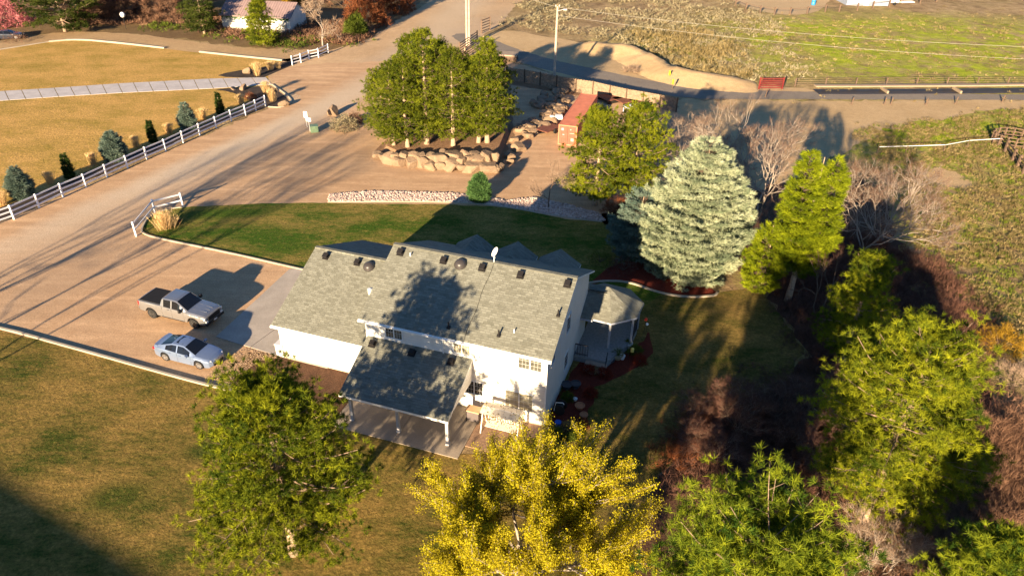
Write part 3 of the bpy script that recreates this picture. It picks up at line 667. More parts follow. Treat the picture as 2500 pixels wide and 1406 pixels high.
M_ = MB(); M_.quad((-.55, -.38, 1.42), (.02, -.38, 1.418), (.02, .38, 1.418), (-.55, .38, 1.42)); M_.quad((-.55, .38, 1.40), (.02, .38, 1.40), (.02, -.38, 1.40), (-.55, -.38, 1.40)); M_.build('sunroof', GLASSC, sedan)
MB().lathe([(.02, 0), (.01, .12)], 6, (-.95, 0, 1.36)).build('aerial_fin', BLU, sedan)
for s_ in (1, -1):
    MB().bar((1.93, s_*.73, .66), (2.2, s_*.5, .645), .2, .09).build('headlight', LAMP, sedan, bevel=.02)
    MB().box(-2.335, -2.1, min(s_*.5, s_*.80), max(s_*.5, s_*.80), .74, .88).build('tail_light', REDL, sedan, bevel=.03)
MB().box(2.15, 2.36, -.48, .48, .22, .42).build('grille', BLACK, sedan, bevel=.04)
MB().box(-2.15, -1.9, -.72, .72, 1.065, 1.085).build('boot_spoiler', BLU, sedan)
def place(o, rear, front, wx, hw):
    """rear/front: ground contact of the near (right-hand) wheels"""
    a = at(*rear); b = at(*front); d = b-a; rz = math.atan2(d[1], d[0]); u = d/np.linalg.norm(d); n = np.array([-u[1], u[0], 0])
    mid = (a+b)/2; c = mid-u*((wx[0]+wx[1])/2)+n*(hw-.06); o.location = tuple(c); o.rotation_euler = (0, 0, rz); return rz
place(truck, (375.4, 776.7), (476.4, 802), TR['wx'], 1.03)
place(sedan, (406.7, 880), (489.2, 900.8), CA['wx'], .9)
dk = copy_tree(sedan); dk['label'] = 'dark blue car in deep shade at the far left edge'; dkp = simple('dark navy paint', (.02, .025, .04), .3, coat=1)
for ch in dk.children:
    if ch.name.split('.')[0] in ('body', 'boot_spoiler', 'wing_mirror', 'door_handle', 'aerial_fin'):
        ch.data = ch.data.copy(); ch.data.materials[0] = dkp
p = at(22, 95); dk.location = tuple(p); dk.rotation_euler = (0, 0, .25)
# ------------------------------------------------------------------ vegetation
def unit(a): return a/np.maximum(np.linalg.norm(a, axis=-1, keepdims=True), 1e-9)
def blades(cen, dirs, n, length, width, spread=.9, jit=.0, rg=rng, tint=None):
    """n narrow pointed blades from every centre, around dirs; returns verts, faces, tint"""
    Nn = len(cen); cen = np.repeat(cen, n, 0); d = np.repeat(dirs, n, 0)
    r = rg.normal(size=(Nn*n, 3)); d = unit(unit(d)+r*spread*.6); L = length*rg.uniform(.65, 1.15, (Nn*n, 1))
    if jit: cen = cen+rg.normal(size=cen.shape)*jit
    side = unit(np.cross(d, rg.normal(size=d.shape)))*width/2
    v = np.empty((Nn*n, 3, 3)); v[:, 0] = cen-side*.55; v[:, 1] = cen+side*.55; v[:, 2] = cen+d*L
    v[:, 1] += d*L*.1
    t = rg.uniform(0, 1, Nn) if tint is None else tint
    t = np.clip(np.repeat(t, n)+rg.normal(size=Nn*n)*.12, 0, 1)
    return v.reshape(-1, 3), np.arange(Nn*n*3).reshape(-1, 3), np.repeat(t, 3)
def leaves(cen, size, rg=rng, tint=None, dirs=None):
    """one small kite-shaped leaf per centre"""
    Nn = len(cen); a = unit(rg.normal(size=(Nn, 3)) if dirs is None else dirs+rg.normal(size=(Nn, 3))*.6); b = unit(np.cross(a, rg.normal(size=(Nn, 3)))); s = size*rg.uniform(.6, 1.2, (Nn, 1))
    v = np.stack([cen, cen+a*s*.5+b*s*.32, cen+a*s, cen+a*s*.5-b*s*.32], 1)
    t = rg.uniform(0, 1, Nn) if tint is None else tint
    return v.reshape(-1, 3), np.arange(Nn*4).reshape(-1, 4), np.repeat(t, 4)
def joined(parts):
    V = []; F = []; T = []; o = 0
    for v, f, t in parts: V.append(v); F.append(f+o); T.append(t); o += len(v)
    return np.concatenate(V), np.concatenate(F), np.concatenate(T)
BARKP = simple('pine bark', (.40, .29, .20), .9, .3, 5, bump=.03, bs=12)
BARKB = simple('branch bark', (.24, .17, .12), .9, .3, 5)
BARKG = simple('grey bark', (.30, .25, .21), .9, .25, 6)
BARKD = simple('dark bark', (.11, .075, .055), .9, .25, 6)
PINE = foliage('pine needles', (.04, .065, .006), (.25, .275, .016), .22)
PINE2 = foliage('bright pine needles', (.045, .075, .006), (.31, .33, .014), .22)
PINEB = foliage('broad pine needles', (.035, .075, .008), (.27, .31, .016), .22)
PINEF = foliage('distant pine needles', (.03, .05, .01), (.11, .13, .022), .2)
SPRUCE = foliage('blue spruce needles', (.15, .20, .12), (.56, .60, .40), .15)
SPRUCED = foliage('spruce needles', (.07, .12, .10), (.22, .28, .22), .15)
YCON = foliage('yellow green fir needles', (.08, .12, .006), (.31, .36, .012), .25)
JUN = foliage('cypress foliage', (.015, .035, .008), (.06, .10, .02), .15)
GREENC = foliage('fresh green conifer', (.04, .10, .03), (.14, .26, .08), .2)
YEL = foliage('yellow spring leaves', (.13, .10, .008), (.56, .49, .016), .3)
TWIG = foliage('reddish twigs', (.12, .07, .05), (.26, .165, .115), 0)
TWIGP = foliage('pale twigs', (.20, .14, .10), (.40, .29, .21), 0)
TWIGD = foliage('dark twigs', (.09, .045, .035), (.20, .10, .07), 0)
TWIGF = foliage('brown thicket twigs', (.13, .07, .045), (.30, .17, .11), 0)
PINK = foliage('pink blossom', (.40, .12, .14), (.75, .32, .34), .3)
RUST = foliage('rust foliage', (.14, .045, .02), (.32, .12, .05), .2)
ORAN = foliage('orange shrub foliage', (.20, .11, .01), (.42, .26, .03), .25)
SAGE = foliage('sagebrush', (.12, .10, .06), (.42, .365, .23), .1)
STRAW = foliage('dry ornamental grass', (.50, .33, .13), (.82, .60, .32), .2)
SHRUBG = foliage('green shrub foliage', (.05, .08, .01), (.17, .21, .03), .2)
TUFT = foliage('dry field tufts', (.13, .10, .04), (.44, .34, .16), .2)
TUFTG = foliage('green field tufts', (.08, .11, .015), (.22, .27, .03), .25)

def bez(p0, p1, p2, n):
    t = np.linspace(0, 1, n)[:, None]; return (1-t)**2*p0+2*t*(1-t)*p1+t*t*p2
def conifer(name, label, loc, H, R, mat, seed, style='pine', h0=.18, top=1, group=None, dens=1., lean=(0, 0), bark=None, blade=None, profile=None, cat='pine tree', tpc=7, fork=0, clump=1., spr=1.15):
    rg = np.random.default_rng(seed); root = empty(name, (*loc[:2], loc[2] if len(loc) > 2 else 0), 0, label, cat, group)
    lean = np.array([lean[0], lean[1], 0.]); tp = np.array([0, 0, H*.98])+lean*H
    P = bez(np.zeros(3), np.array([rg.normal()*.25, rg.normal()*.25, H*.5])+lean*H*.3, tp, 9); r0 = .028*H*(.9 if style == 'pine' else .7)
    mb = MB().tube(P, [max(.025, r0*(1-i/8.5)**.9*(1.25 if i == 0 else 1)) for i in range(9)], 9)
    mb.build('trunk', bark or BARKP, root, smooth=True)
    trunkat = lambda t: P[min(8, int(t*8))]*(1-(t*8-min(8, int(t*8))))+P[min(8, int(t*8)+1)]*(t*8-min(8, int(t*8)))
    C = []; D = []; T = []; br = MB()
    if style == 'pine':
        prof = profile or (lambda t: min(1, .62+t*1.5)*(1-max(0, t-.30)/.74)**.62)
        nb = int(H*9.5*dens)
        for i in range(nb):
            t = h0+(1-h0)*((i+rg.uniform())/nb)**1.12; az = i*2.4+rg.normal()*.6; tt = (t-h0)/(1-h0)
            Lr = max(.35, R*prof(tt)*rg.uniform(.45, 1.15)); up = .0+.8*tt**1.5+rg.normal()*.2
            dh = np.array([math.cos(az), math.sin(az), 0]); sv_ = np.array([-dh[1], dh[0], 0]); b0 = trunkat(min(t, .995)); bend = rg.normal()*.18*Lr
            end = b0+dh*Lr+sv_*bend+np.array([0, 0, Lr*up]); mid = b0+dh*Lr*.55+np.array([0, 0, Lr*up*.2-.1*Lr])
            q = bez(b0, mid, end, 5); br.tube(q, [max(.010, .013*Lr*(1-j/5)+.006) for j in range(5)], 4, cap=False)
            ns = max(2, int(Lr*1.15)); cl = rg.uniform(.0, .75)
            for j in range(ns+1):
                s_ = .42+.58*(j/max(1, ns)); k = s_*3.999; k0 = int(k); pnt = q[k0]*(1-(k-k0))+q[k0+1]*(k-k0)
                for sd_ in ((0,) if j == ns else (1, -1)):
                    w = (Lr*.30*(1.15-s_)+.25)*rg.uniform(.7, 1.35); cc = pnt+sd_*sv_*w+dh*w*.4+np.array([0, 0, rg.uniform(.0, .3)*w]); rc = rg.uniform(.24, .42)*clump; c_t = cl+rg.uniform(-.25, .35)
                    if sd_ and rg.uniform() < .5: br.tube([pnt, (pnt+cc)/2, cc], [.012, .009, .007], 3, cap=False)
                    o_ = unit(rg.normal(size=(tpc, 3))); o_[:, 2] = np.abs(o_[:, 2])*.8-.1
                    for o1 in o_: C.append(cc+o1*rc*[1.15, 1.15, .7]); D.append(o1*1.0+np.array([0, 0, .4])); T.append(c_t+rg.uniform(-.06, .06))
        C.append(tp); D.append(np.array([0, 0, 1.])); T.append(.5)
        bl = blade or (.30, .05, 12); br.build('branches', BARKB, root)
        v, f, t = blades(np.array(C), np.array(D), bl[2], bl[0], bl[1], spr, .03, rg, np.array(T))
    else:
        prof = profile or (lambda t: (.70+1.0*t) if t < .3 else (1-(t-.3)/.72)**.68)
        tops = [(np.zeros(3), 1.)]
        if fork: tops = [(np.array([-fork, 0, 0.]), 1.), (np.array([fork*1.0, -.1, 0.]), .96)]
        parts = []; dz = .46 if H > 6 else .2*H/3
        for off, hs in tops:
            z = h0*H; 
            while z < H*hs*.985:
                t = (z/hs/H-h0)/(1-h0); Lr = max(.18, R*prof(t)); 
                nb = max(5, int(2*math.pi*Lr/(.62 if H > 6 else .25)*dens)); a0 = rg.uniform()*6.28; shift = off*(1 if not fork else min(1, .25+t*1.0))
                for k in range(nb):
                    az = a0+6.283*k/nb+rg.normal()*.12; L = Lr*rg.uniform(.78, 1.1); zz = z+rg.uniform(-1, 1)*dz*.8; L = Lr*rg.uniform(.68, 1.14)
                    if fork and L > .6*R and False: pass
                    dh = np.array([math.cos(az), math.sin(az), 0]); sv_ = np.array([-dh[1], dh[0], 0]); c0 = np.array([0, 0, zz])+lean*zz+shift
                    up = -.10+.55*t+rg.normal()*.08; q = bez(c0, c0+dh*L*.6+np.array([0, 0, L*(up-.05)]), c0+dh*L+np.array([0, 0, L*up+.12*L]), 5)
                    br.tube(q[::2], [.03*L/2+.01, .02, .01], 3, cap=False)
                    cl = rg.uniform(0, .75); ns = max(2, int(L/ (.30 if H > 6 else .14)))
                    for j in range(ns):
                        s_ = 1-(1-.38)*(j/ns); kk = min(3.999, s_*4); k0 = int(kk); pnt = q[k0]*(1-(kk-k0))+q[k0+1]*(kk-k0); w = (min(.75, L*.28)*(1.15-s_)*1.6+.04)*rg.uniform(.7, 1.3)
                        for u_ in (-1, -.45, .45, 1):
                            C.append(pnt+sv_*w*u_*rg.uniform(.5, 1.2)+dh*abs(u_)*w*.25+rg.normal(size=3)*.05+np.array([0, 0, -abs(u_)*w*.12])); D.append(dh*.9+sv_*u_*.85+np.array([0, 0, .45+rg.normal()*.2])); T.append(cl+rg.uniform(-.1, .25)+.15*(s_-.7))
                        C.append(pnt); D.append(dh+np.array([0, 0, .35])); T.append(cl+.15)
                z += dz*rg.uniform(.8, 1.15)*(.7 if t > .8 else 1)
        br.build('branches', bark or BARKD, root)
        bl = blade or ((.30, .075, 10) if H > 6 else (.13, .04, 7))
        v, f, t = blades(np.array(C), np.array(D), bl[2], bl[0], bl[1], .75, .03, rg, np.array(T))
    np_mesh('crown', v, f, mat, root, tint=t)
    return root
def grow(H, levels, rg, spread=.5, n=(2, 3), r0=.12, upb=.35, trunk=.25, rat=.74, sides=4):
    """recursive bare branches. returns MB and twig end points + directions"""
    mb = MB(); ends = []
    def rec(p, d, L, r, lv):
        m_ = p+d*L*.5+rg.normal(size=3)*L*.06; e = p+d*L+rg.normal(size=3)*L*.08
        mb.tube([p, m_, e], [r, r*.82, r*.66], sides if r > .02 else 3, cap=False)
        if lv <= 2: ends.append((m_, d)); 
        if lv == 0: ends.append((e, d)); return
        k = rg.integers(n[0], n[1]+1)
        for i in range(k):
            dd = unit(d+rg.normal(size=3)*spread+np.array([0, 0, upb*.5])); rec(e, dd, L*rat*rg.uniform(.8, 1.15), r*.66, lv-1)
        if lv > 1 and rg.uniform() < .6:
            dd = unit(d+rg.normal(size=3)*spread*1.5); rec(m_, dd, L*rat*.8, r*.5, lv-2)
    return mb, ends, rec
def bare_tree(name, label, loc, H, seed, twm, bark, spread=.45, levels=6, stems=1, wide=.3, n=(2, 3), group=None, cat='bare tree', tw=(.5, .022, 5), r0=None, leaf=None, leafn=0, leafs=.15, fromz=0.):
    rg = np.random.default_rng(seed); root = empty(name, (loc[0], loc[1], loc[2] if len(loc) > 2 else 0), 0, label, cat, group)
    mb, ends, rec = grow(H, levels, rg, spread, n)
    rat = .76; tot = sum(rat**i for i in range(levels+1)); L = H/tot*1.12
    for s_ in range(stems):
        a = 6.283*s_/stems+rg.uniform(); d = unit(np.array([math.cos(a)*wide, math.sin(a)*wide, 1.])) if stems > 1 else np.array([rg.normal()*.05, rg.normal()*.05, 1.])
        rec(np.array([math.cos(a)*.1*(stems > 1), math.sin(a)*.1*(stems > 1), fromz]), d, L, (r0 or .011*H)*(1 if stems == 1 else .75), levels)
    mb.build('trunk', bark, root, smooth=True)
    E = np.array([e for e, d in ends]); Dd = np.array([d for e, d in ends])
    if twm is not None:
        v, f, t = blades(E, Dd+np.array([0, 0, .25]), tw[2], tw[0], tw[1], .8, .05, rg); np_mesh('twigs', v, f, twm, root, tint=t)
    if leaf is not None:
        idx = rg.integers(0, len(E), leafn); q = E[idx]+Dd[idx]*rg.uniform(-.3, .6, (leafn, 1))+rg.normal(size=(leafn, 3))*.14
        v, f, t = leaves(q, leafs, rg, np.clip(rg.uniform(0, 1, len(E))[idx]*.6+rg.uniform(0, .4, leafn), 0, 1)); np_mesh('crown', v, f, leaf, root, tint=t)
    return root
def bush(name, label, loc, R, H, mat, seed, n=500, bl=(.2, .05, 6), cat='shrub', group=None, flat=1.):
    rg = np.random.default_rng(seed); root = empty(name, (loc[0], loc[1], loc[2] if len(loc) > 2 else 0), 0, label, cat, group)
    d = unit(rg.normal(size=(n, 3))); d[:, 2] = np.abs(d[:, 2]); lob = 1+.3*np.sin(d[:, 0]*5+seed)*np.cos(d[:, 1]*6+seed*2)
    c = d*np.array([R, R, H])*(rg.uniform(.45, 1, (n, 1))**.5)*lob[:, None]*.9
    v, f, t = blades(c, d+np.array([0, 0, .4]), bl[2], bl[0], bl[1], 1., .04, rg); np_mesh('foliage', v, f, mat, root, tint=t)
    st = MB()
    for k in range(7): a = k*.9; st.tube([(0, 0, 0), (math.cos(a)*R*.3, math.sin(a)*R*.3, H*.35), (math.cos(a)*R*.6, math.sin(a)*R*.6, H*.7)], [.03, .02, .01], 4, cap=False)
    st.build('stems', BARKD, root); return root
# --- big trees near the house
conifer('pine_tree', 'large yellow-green pine in the lawn corner by the patio, its bare trunk foot showing', at(720, 1348), 10.7, 4.0, PINE2, 11, h0=.23, dens=1.7, profile=lambda t: min(1, .85+t)*(1-max(0, t-.25)/.80)**.62, blade=(.25, .05, 30), lean=(-.01, .02), tpc=6, spr=2.0, clump=1.3)
T_ = at(1285, 1425)
def yellow_tree():
    rg = np.random.default_rng(5); root = empty('yellow_leafing_tree', T_, 0, 'wide yellow leafing tree in front of the patio and swing', 'tree')
    mb = MB(); E = []; Dn = []
    def rec(p, d, L, r, lv):
        q = bez(p, p+d*L*.5+rg.normal(size=3)*L*.08, p+unit(d+np.array([0, 0, .25]))*L, 4); mb.tube(q, [r, r*.85, r*.7, r*.55], 5 if r > .03 else 3, cap=False)
        if lv <= 2:
            for s_ in np.linspace(.15, 1, 6 if lv < 2 else 4): E.append(q[0]*(1-s_)+q[3]*s_); Dn.append(d)
        if lv == 0: return
        for i in range(3 if lv > 1 else 3):
            s_ = (.55, .8, 1.)[i]; o = q[0]*(1-s_)+q[3]*s_ if s_ < 1 else q[3]
            rec(o, unit(d+rg.normal(size=3)*.42+np.array([0, 0, .18])), L*rg.uniform(.62, .82), r*.58, lv-1)
    for k in range(15):
        a = k*6.283/15+rg.uniform()*.4; w = (.6, 1.5, 2.6)[k % 3]; rec(np.array([math.cos(a)*.15, math.sin(a)*.15, 1.1]), unit(np.array([math.cos(a)*w, math.sin(a)*w, 1.])), 2.5*rg.uniform(.85, 1.15), .12, 4)
    mb.tube([(0, 0, -.05), (.05, 0, .7), (0, 0, 1.25)], [.34, .27, .26], 10); mb.build('trunk', BARKG, root, smooth=True)
    E = np.array(E); Dn = np.array(Dn); nl = 300000; idx = rg.integers(0, len(E), nl); q = E[idx]+rg.normal(size=(nl, 3))*.12
    tn = np.clip(rg.uniform(0, 1, len(E))[idx]*.65+rg.uniform(0, .4, nl), 0, 1); v, f, t = leaves(q, .08, rg, tn); np_mesh('crown', v, f, YEL, root, tint=t)
    return root
yt = yellow_tree(); 
conifer('spruce_tree', 'tall pale blue-green spruce in the curbed mulch bed beside the octagonal porch', at(1682, 664), 11.2, 4.45, SPRUCE, 21, 'spruce', h0=.03, cat='spruce tree', blade=(.30, .07, 12))
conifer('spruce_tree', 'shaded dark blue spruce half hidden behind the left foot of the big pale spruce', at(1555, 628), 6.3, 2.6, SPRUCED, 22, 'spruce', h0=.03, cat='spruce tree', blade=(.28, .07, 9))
conifer('fir_tree', 'yellow-green twin-topped fir standing right of the big pale spruce', at(1922, 735), 12.3, 1.95, YCON, 23, 'spruce', h0=.27, fork=.95, cat='fir tree', blade=(.34, .07, 11), profile=lambda t: (1-t)**.5*(.6+.4*min(1, t/.2)))
conifer('fir_tree', 'low yellow-green fir at the right foot of the big pale spruce, partly sunlit', at(1850, 715), 6.2, 1.7, YCON, 24, 'spruce', h0=.12, cat='fir tree', blade=(.32, .07, 10))
conifer('pine_tree', 'bright green pine right beside the door end of the red shipping container', at(1452, 500), 9.3, 3.5, PINE2, 25, h0=.12, dens=1.25, blade=(.26, .06, 22), tpc=6, spr=2.0, clump=1.15)
conifer('pine_tree', 'bright green pine between the container pine and the bare twigs, at its right shoulder', at(1545, 478), 9.3, 3.5, PINE2, 31, h0=.15, dens=1.25, blade=(.26, .06, 22), tpc=6, spr=2.0, clump=1.15)
conifer('pine_tree', 'small pine with only its crown top in sunlight, right of the twin-topped fir', at(2050, 900), 8.9, 2.4, PINE2, 26, h0=.2, dens=1.1, blade=(.27, .05, 28), tpc=5, spr=2.2, clump=1.2)
conifer('pine_tree', 'tall sunlit pine at the right with its pale leaning trunk foot showing', at(2098, 1283), 12.2, 3.6, PINE2, 27, h0=.22, dens=1.45, profile=lambda t: min(1, .7+t)*(1-max(0, t-.45)/.62)**.5, blade=(.28, .045, 30), tpc=6, spr=2.1, clump=1.35)
conifer('pine_tree', 'near broad long-needled pine at the bottom edge, right of the yellow tree', at(1745, 1760), 11.8, 3.5, PINEB, 29, h0=.30, dens=1.9, blade=(.27, .045, 34), tpc=6, profile=lambda t: min(1, .8+t)*(1-max(0, t-.5)/.6)**.5, spr=2.2, clump=1.4)
conifer('pine_tree', 'pine in the bottom right corner cut off by the frame', at(2290, 1700), 9.6, 2.9, PINEB, 30, h0=.25, dens=1.9, blade=(.27, .045, 32), tpc=6, spr=2.2, clump=1.4)
# pine group on the boulder terrace
pg = [((963, 364), 9.6, 'leftmost pine of the terrace group, lower than its neighbours'), ((997, 369), 10.4, 'pine with a thin bare foot behind the rock wall, next to the leftmost pine'), ((1043, 361), 13.0, 'tallest pine of the terrace group above the rock wall'),
      ((1107, 366), 11.2, 'pine at the middle of the rock wall, right of the tallest pine'), ((1168, 358), 10.2, 'left one of two close pine trunks near the right end of the rock wall'), ((1190, 358), 11.9, 'rightmost pine of the terrace group, right one of two close trunks'),
      ((1075, 318), 10.6, 'pine at the back of the terrace, behind the tallest pine'), ((1010, 318), 11.0, 'pine at the back left of the terrace, next to the dirt road'), ((1140, 315), 8.6, 'low pine at the back of the terrace near the power poles'), ((935, 335), 7.6, 'short pine at the left rear edge of the terrace by the sagebrush'), ((1208, 318), 8.8, 'pine added at the right rear of the terrace to shade the rock bank')]  # the last pine is added to throw shade on the rock bank
for i, (b, h, lb) in enumerate(pg): conifer('pine_tree', lb, at(*b), h, (2.7 if h > 10.5 else 2.9), PINE, 40+i, h0=.15, dens=1.15, blade=(.25, .06, 18), tpc=5, spr=2.0, clump=1.15, group='pines on the boulder terrace')
conifer('small_conifer', 'small round green conifer standing alone in the pink river-rock strip', at(1170, 488), 2.6, 1.25, GREENC, 55, 'spruce', h0=.02, cat='conifer', blade=(.24, .05, 9), profile=lambda t: (1-t)**.5*(.7+.3*min(1, t/.3)))
# plants along the vinyl fence
for i, (b, tpy) in enumerate([((462, 318), 252), ((285, 392), 322), ((58, 482), 412)]):
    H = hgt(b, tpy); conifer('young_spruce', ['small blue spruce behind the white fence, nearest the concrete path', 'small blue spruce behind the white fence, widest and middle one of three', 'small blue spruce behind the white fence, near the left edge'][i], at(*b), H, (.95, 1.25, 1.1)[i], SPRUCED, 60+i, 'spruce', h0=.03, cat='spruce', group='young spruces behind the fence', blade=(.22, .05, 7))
for i, (b, tpy) in enumerate([((540, 279), 229), ((375, 347), 297), ((172, 434), 378)]):
    H = hgt(b, tpy); conifer('columnar_cypress', ['narrow dark cypress behind the white fence, farthest and nearest the path', 'narrow dark cypress behind the white fence, middle one of three', 'narrow dark cypress behind the white fence, leftmost and nearest'][i], at(*b), H, .5, JUN, 70+i, 'spruce', h0=.02, cat='cypress', group='columnar cypresses behind the fence', blade=(.2, .05, 9), profile=lambda t: (1-t)**.45*(.75+.25*min(1, t/.3)))
def grass_clump(label, loc, H, seed, group='ornamental grasses', n=260, R=.22):
    rg = np.random.default_rng(seed); root = empty('ornamental_grass', loc, 0, label, 'ornamental grass', group)
    c = rg.normal(size=(n, 3))*np.array([R*.45, R*.45, 0]); d = np.stack([c[:, 0]*.6+rg.normal(size=n)*.1, c[:, 1]*.6+rg.normal(size=n)*.1, np.ones(n)], 1)
    a = blades(c, d, 2, H, .035, .12, 0, rg); v, f, t = a; np_mesh('blades', v, f, STRAW, root, tint=t)
    p = c[:90]+unit(d[:90])*H*.72; v, f, t = blades(p, d[:90]*1., 4, H*.22, .05, .35, .03, rg, np.full(90, .9)); np_mesh('plumes', v, f, STRAW, root, tint=t); return root
gl = [((498, 291), 263, 'straw grass clump behind the fence between the far cypress and the path-end spruce'), ((413, 326), 300, 'straw grass clump behind the fence, left of the path-end spruce'), ((335, 361), 330, 'straw grass clump behind the fence between the middle spruce and the middle cypress'),
      ((230, 404), 371, 'straw grass clump behind the fence just left of the middle spruce'), ((124, 449), 418, 'straw grass clump behind the fence right of the leftmost spruce'), ((8, 500), 465, 'straw grass clump at the left edge of the photo behind the fence'),
      ((629, 186), 150, 'straw grass clump beside the tan boulder above the concrete path'), ((661, 172), 148, 'straw grass clump in the mulch bed left of the far white fence'), ((680, 168), 152, 'small straw grass clump, nearest the far white fence'),
      ((590, 256), 229, 'straw grass clump in the mulch bed at the fence end, left one'), ((650, 229), 196, 'straw grass clump at the end of the concrete path'), ((665, 248), 214, 'straw grass clump between the path end and the roadside boulder'), ((405, 556), 515, 'large straw grass clump inside the corner of the short white fence')]
for i, (b, ty, lb) in enumerate(gl): grass_clump(lb, at(*b), hgt(b, ty), 80+i, R=.3 if i < 12 else .6, n=200 if i < 12 else 420)
# bare trees
bare_tree('bare_tree', 'bare reddish tree with pale forked trunks behind the big pale spruce', at(1845, 540), 9.5, 101, TWIG, BARKG, .42, 6, stems=3, wide=.5, tw=(.55, .02, 4), r0=.16)
bare_tree('bare_tree', 'bare brown tree right of the twin-topped fir', at(2105, 610), 9.0, 102, TWIG, BARKG, .42, 6, stems=4, wide=.8, tw=(.5, .02, 4), r0=.13)
bare_tree('bare_tree', 'low wide bare shrubby tree at the edge of the field shadow', at(2150, 590), 6.5, 108, TWIGP, BARKG, .5, 5, stems=5, wide=1.1, tw=(.5, .02, 3), r0=.09)
bare_tree('bare_tree', 'bare purple-brown tree between the bright pine and the pale spruce top', at(1690, 430), 6.4, 103, TWIGP, BARKG, .5, 5, stems=5, wide=.8, tw=(.55, .02, 4), r0=.09)
bare_tree('bare_tree', 'bare tree behind the fence end, its twigs against the sandy ground', at(1640, 410), 5.2, 104, TWIGP, BARKG, .5, 5, stems=4, wide=.9, tw=(.5, .02, 4), r0=.07)
bare_tree('bare_tree', 'small slender bare tree standing in the river-rock strip', at(1338, 508), 4.9, 105, TWIGP, BARKD, .5, 5, stems=1, tw=(.5, .018, 7), r0=.06)
bare_tree('bare_tree', 'grey spreading bare tree beside the white outbuilding', at(788, 112), 8.6, 106, TWIGP, BARKG, .5, 6, stems=1, tw=(.7, .05, 5), r0=.17)
bare_tree('bare_shrub', 'red-twigged bare shrub in shade left of the big pale spruce', at(1520, 545), 2.3, 107, RUST, BARKD, .5, 4, stems=6, wide=.6, tw=(.35, .03, 6), r0=.04, cat='shrub')
bare_tree('bare_tree', 'thin leaning bare tree in the shade below the twin-topped fir', at(1990, 770), 5.5, 109, TWIGD, BARKD, .4, 4, stems=2, wide=.4, tw=(.5, .025, 4), r0=.1)
bare_tree('bare_tree', 'pale bare stems between the two bottom right pines', at(2125, 1400), 3.6, 110, TWIGP, BARKG, .4, 4, stems=7, wide=.45, tw=(.45, .02, 5), r0=.045)
bush('orange_shrub', 'orange-yellow shrub right of the large sunlit pine', at(2440, 850), 1.7, 1.8, ORAN, 111, 700, (.3, .04, 6))
bush('brown_shrub', 'brown twiggy shrub with pale tips at the right edge', at(2470, 930), 1.4, 1.3, TWIGP, 112, 420, (.35, .03, 5))
bush('brown_shrub', 'dark brown shrub below the large sunlit pine at the right edge', at(2420, 1060), 1.9, 1.0, TWIGF, 113, 600, (.4, .035, 5))
bush('brown_shrub', 'brown shrub low at the right edge beside the bottom right pine', at(2440, 1290), 1.7, 1.1, TWIGF, 114, 600, (.35, .03, 5))
bush('sagebrush_shrub', 'large grey-brown sagebrush beside the green utility box', at(842, 315), 1.9, 1.6, SAGE, 115, 800, (.26, .06, 6))
bush('sagebrush_shrub', 'grey-brown bush of bare twigs left of the pine terrace', at(868, 300), 1.2, 1.2, TWIGF, 116, 400, (.3, .05, 6))
# background row at the top left
conifer('pine_tree', 'dark green spreading pine over the shaded car, top left', at(160, 78), 10.5, 7.0, PINEF, 120, h0=.12, dens=.9, blade=(.45, .11, 9))
conifer('conifer_tree', 'rounded olive-green conifer left of the white outbuilding', at(500, 84), 8.4, 3.6, PINEF, 121, h0=.1, dens=1.2, blade=(.4, .10, 9), cat='conifer')
conifer('conifer_tree', 'ragged yellow-green conifer in front of the white outbuilding', at(645, 110), 7.6, 3.2, PINE, 122, h0=.06, dens=1.2, blade=(.4, .10, 9), cat='conifer', profile=lambda t: (1-t)**.8)
for i, (b, R, H, m, lb) in enumerate([((20, 60), 4.2, 6.0, PINK, 'pink blossoming tree in the top left corner'), ((895, 62), 4.2, 6.5, RUST, 'rust-red leafy tree left of the dirt road at the top'), ((870, 88), 1.8, 3.6, SHRUBG, 'bright green bush at the foot of the rust-red tree'), ((965, 30), 4., 5.5, RUST, 'dark rust-brown tree by the road at the top edge'),
        ((720, 10), 2.5, 5.0, ORAN, 'small orange-leaved tree behind the outbuilding roof')]):
    bush('leafy_tree' if R > 2 else 'green_bush', lb, at(*b), R, H, m, 130+i, 1500, (.7, .16, 5), cat='tree' if R > 2 else 'bush')
for i, (x, y, h) in enumerate([(230, 55, 6), (290, 42, 6.5), (350, 38, 7), (410, 50, 6.5), (445, 20, 7), (110, 30, 6), (270, -5, 7), (380, -15, 8), (840, 20, 6), (560, -20, 7), (800, -30, 7)]):
    pos = ['just right of the dark pine', 'behind the round white lamp', 'at the middle of the brown thicket', 'right half of the brown thicket', 'left of the rounded conifer', 'behind the shaded car', 'at the top edge above the lamp', 'at the top edge of the brown thicket', 'between the outbuilding and the rust-red tree', 'behind the outbuilding roof', 'at the top edge right of the outbuilding'][i]
    bare_tree('bare_tree', 'bushy bare brown tree '+pos, at(x, y), h, 140+i, TWIGF, BARKD, .55, 5, stems=4, wide=.9, tw=(1.1, .09, 7), r0=.12, group='bare brown trees of the far thicket')
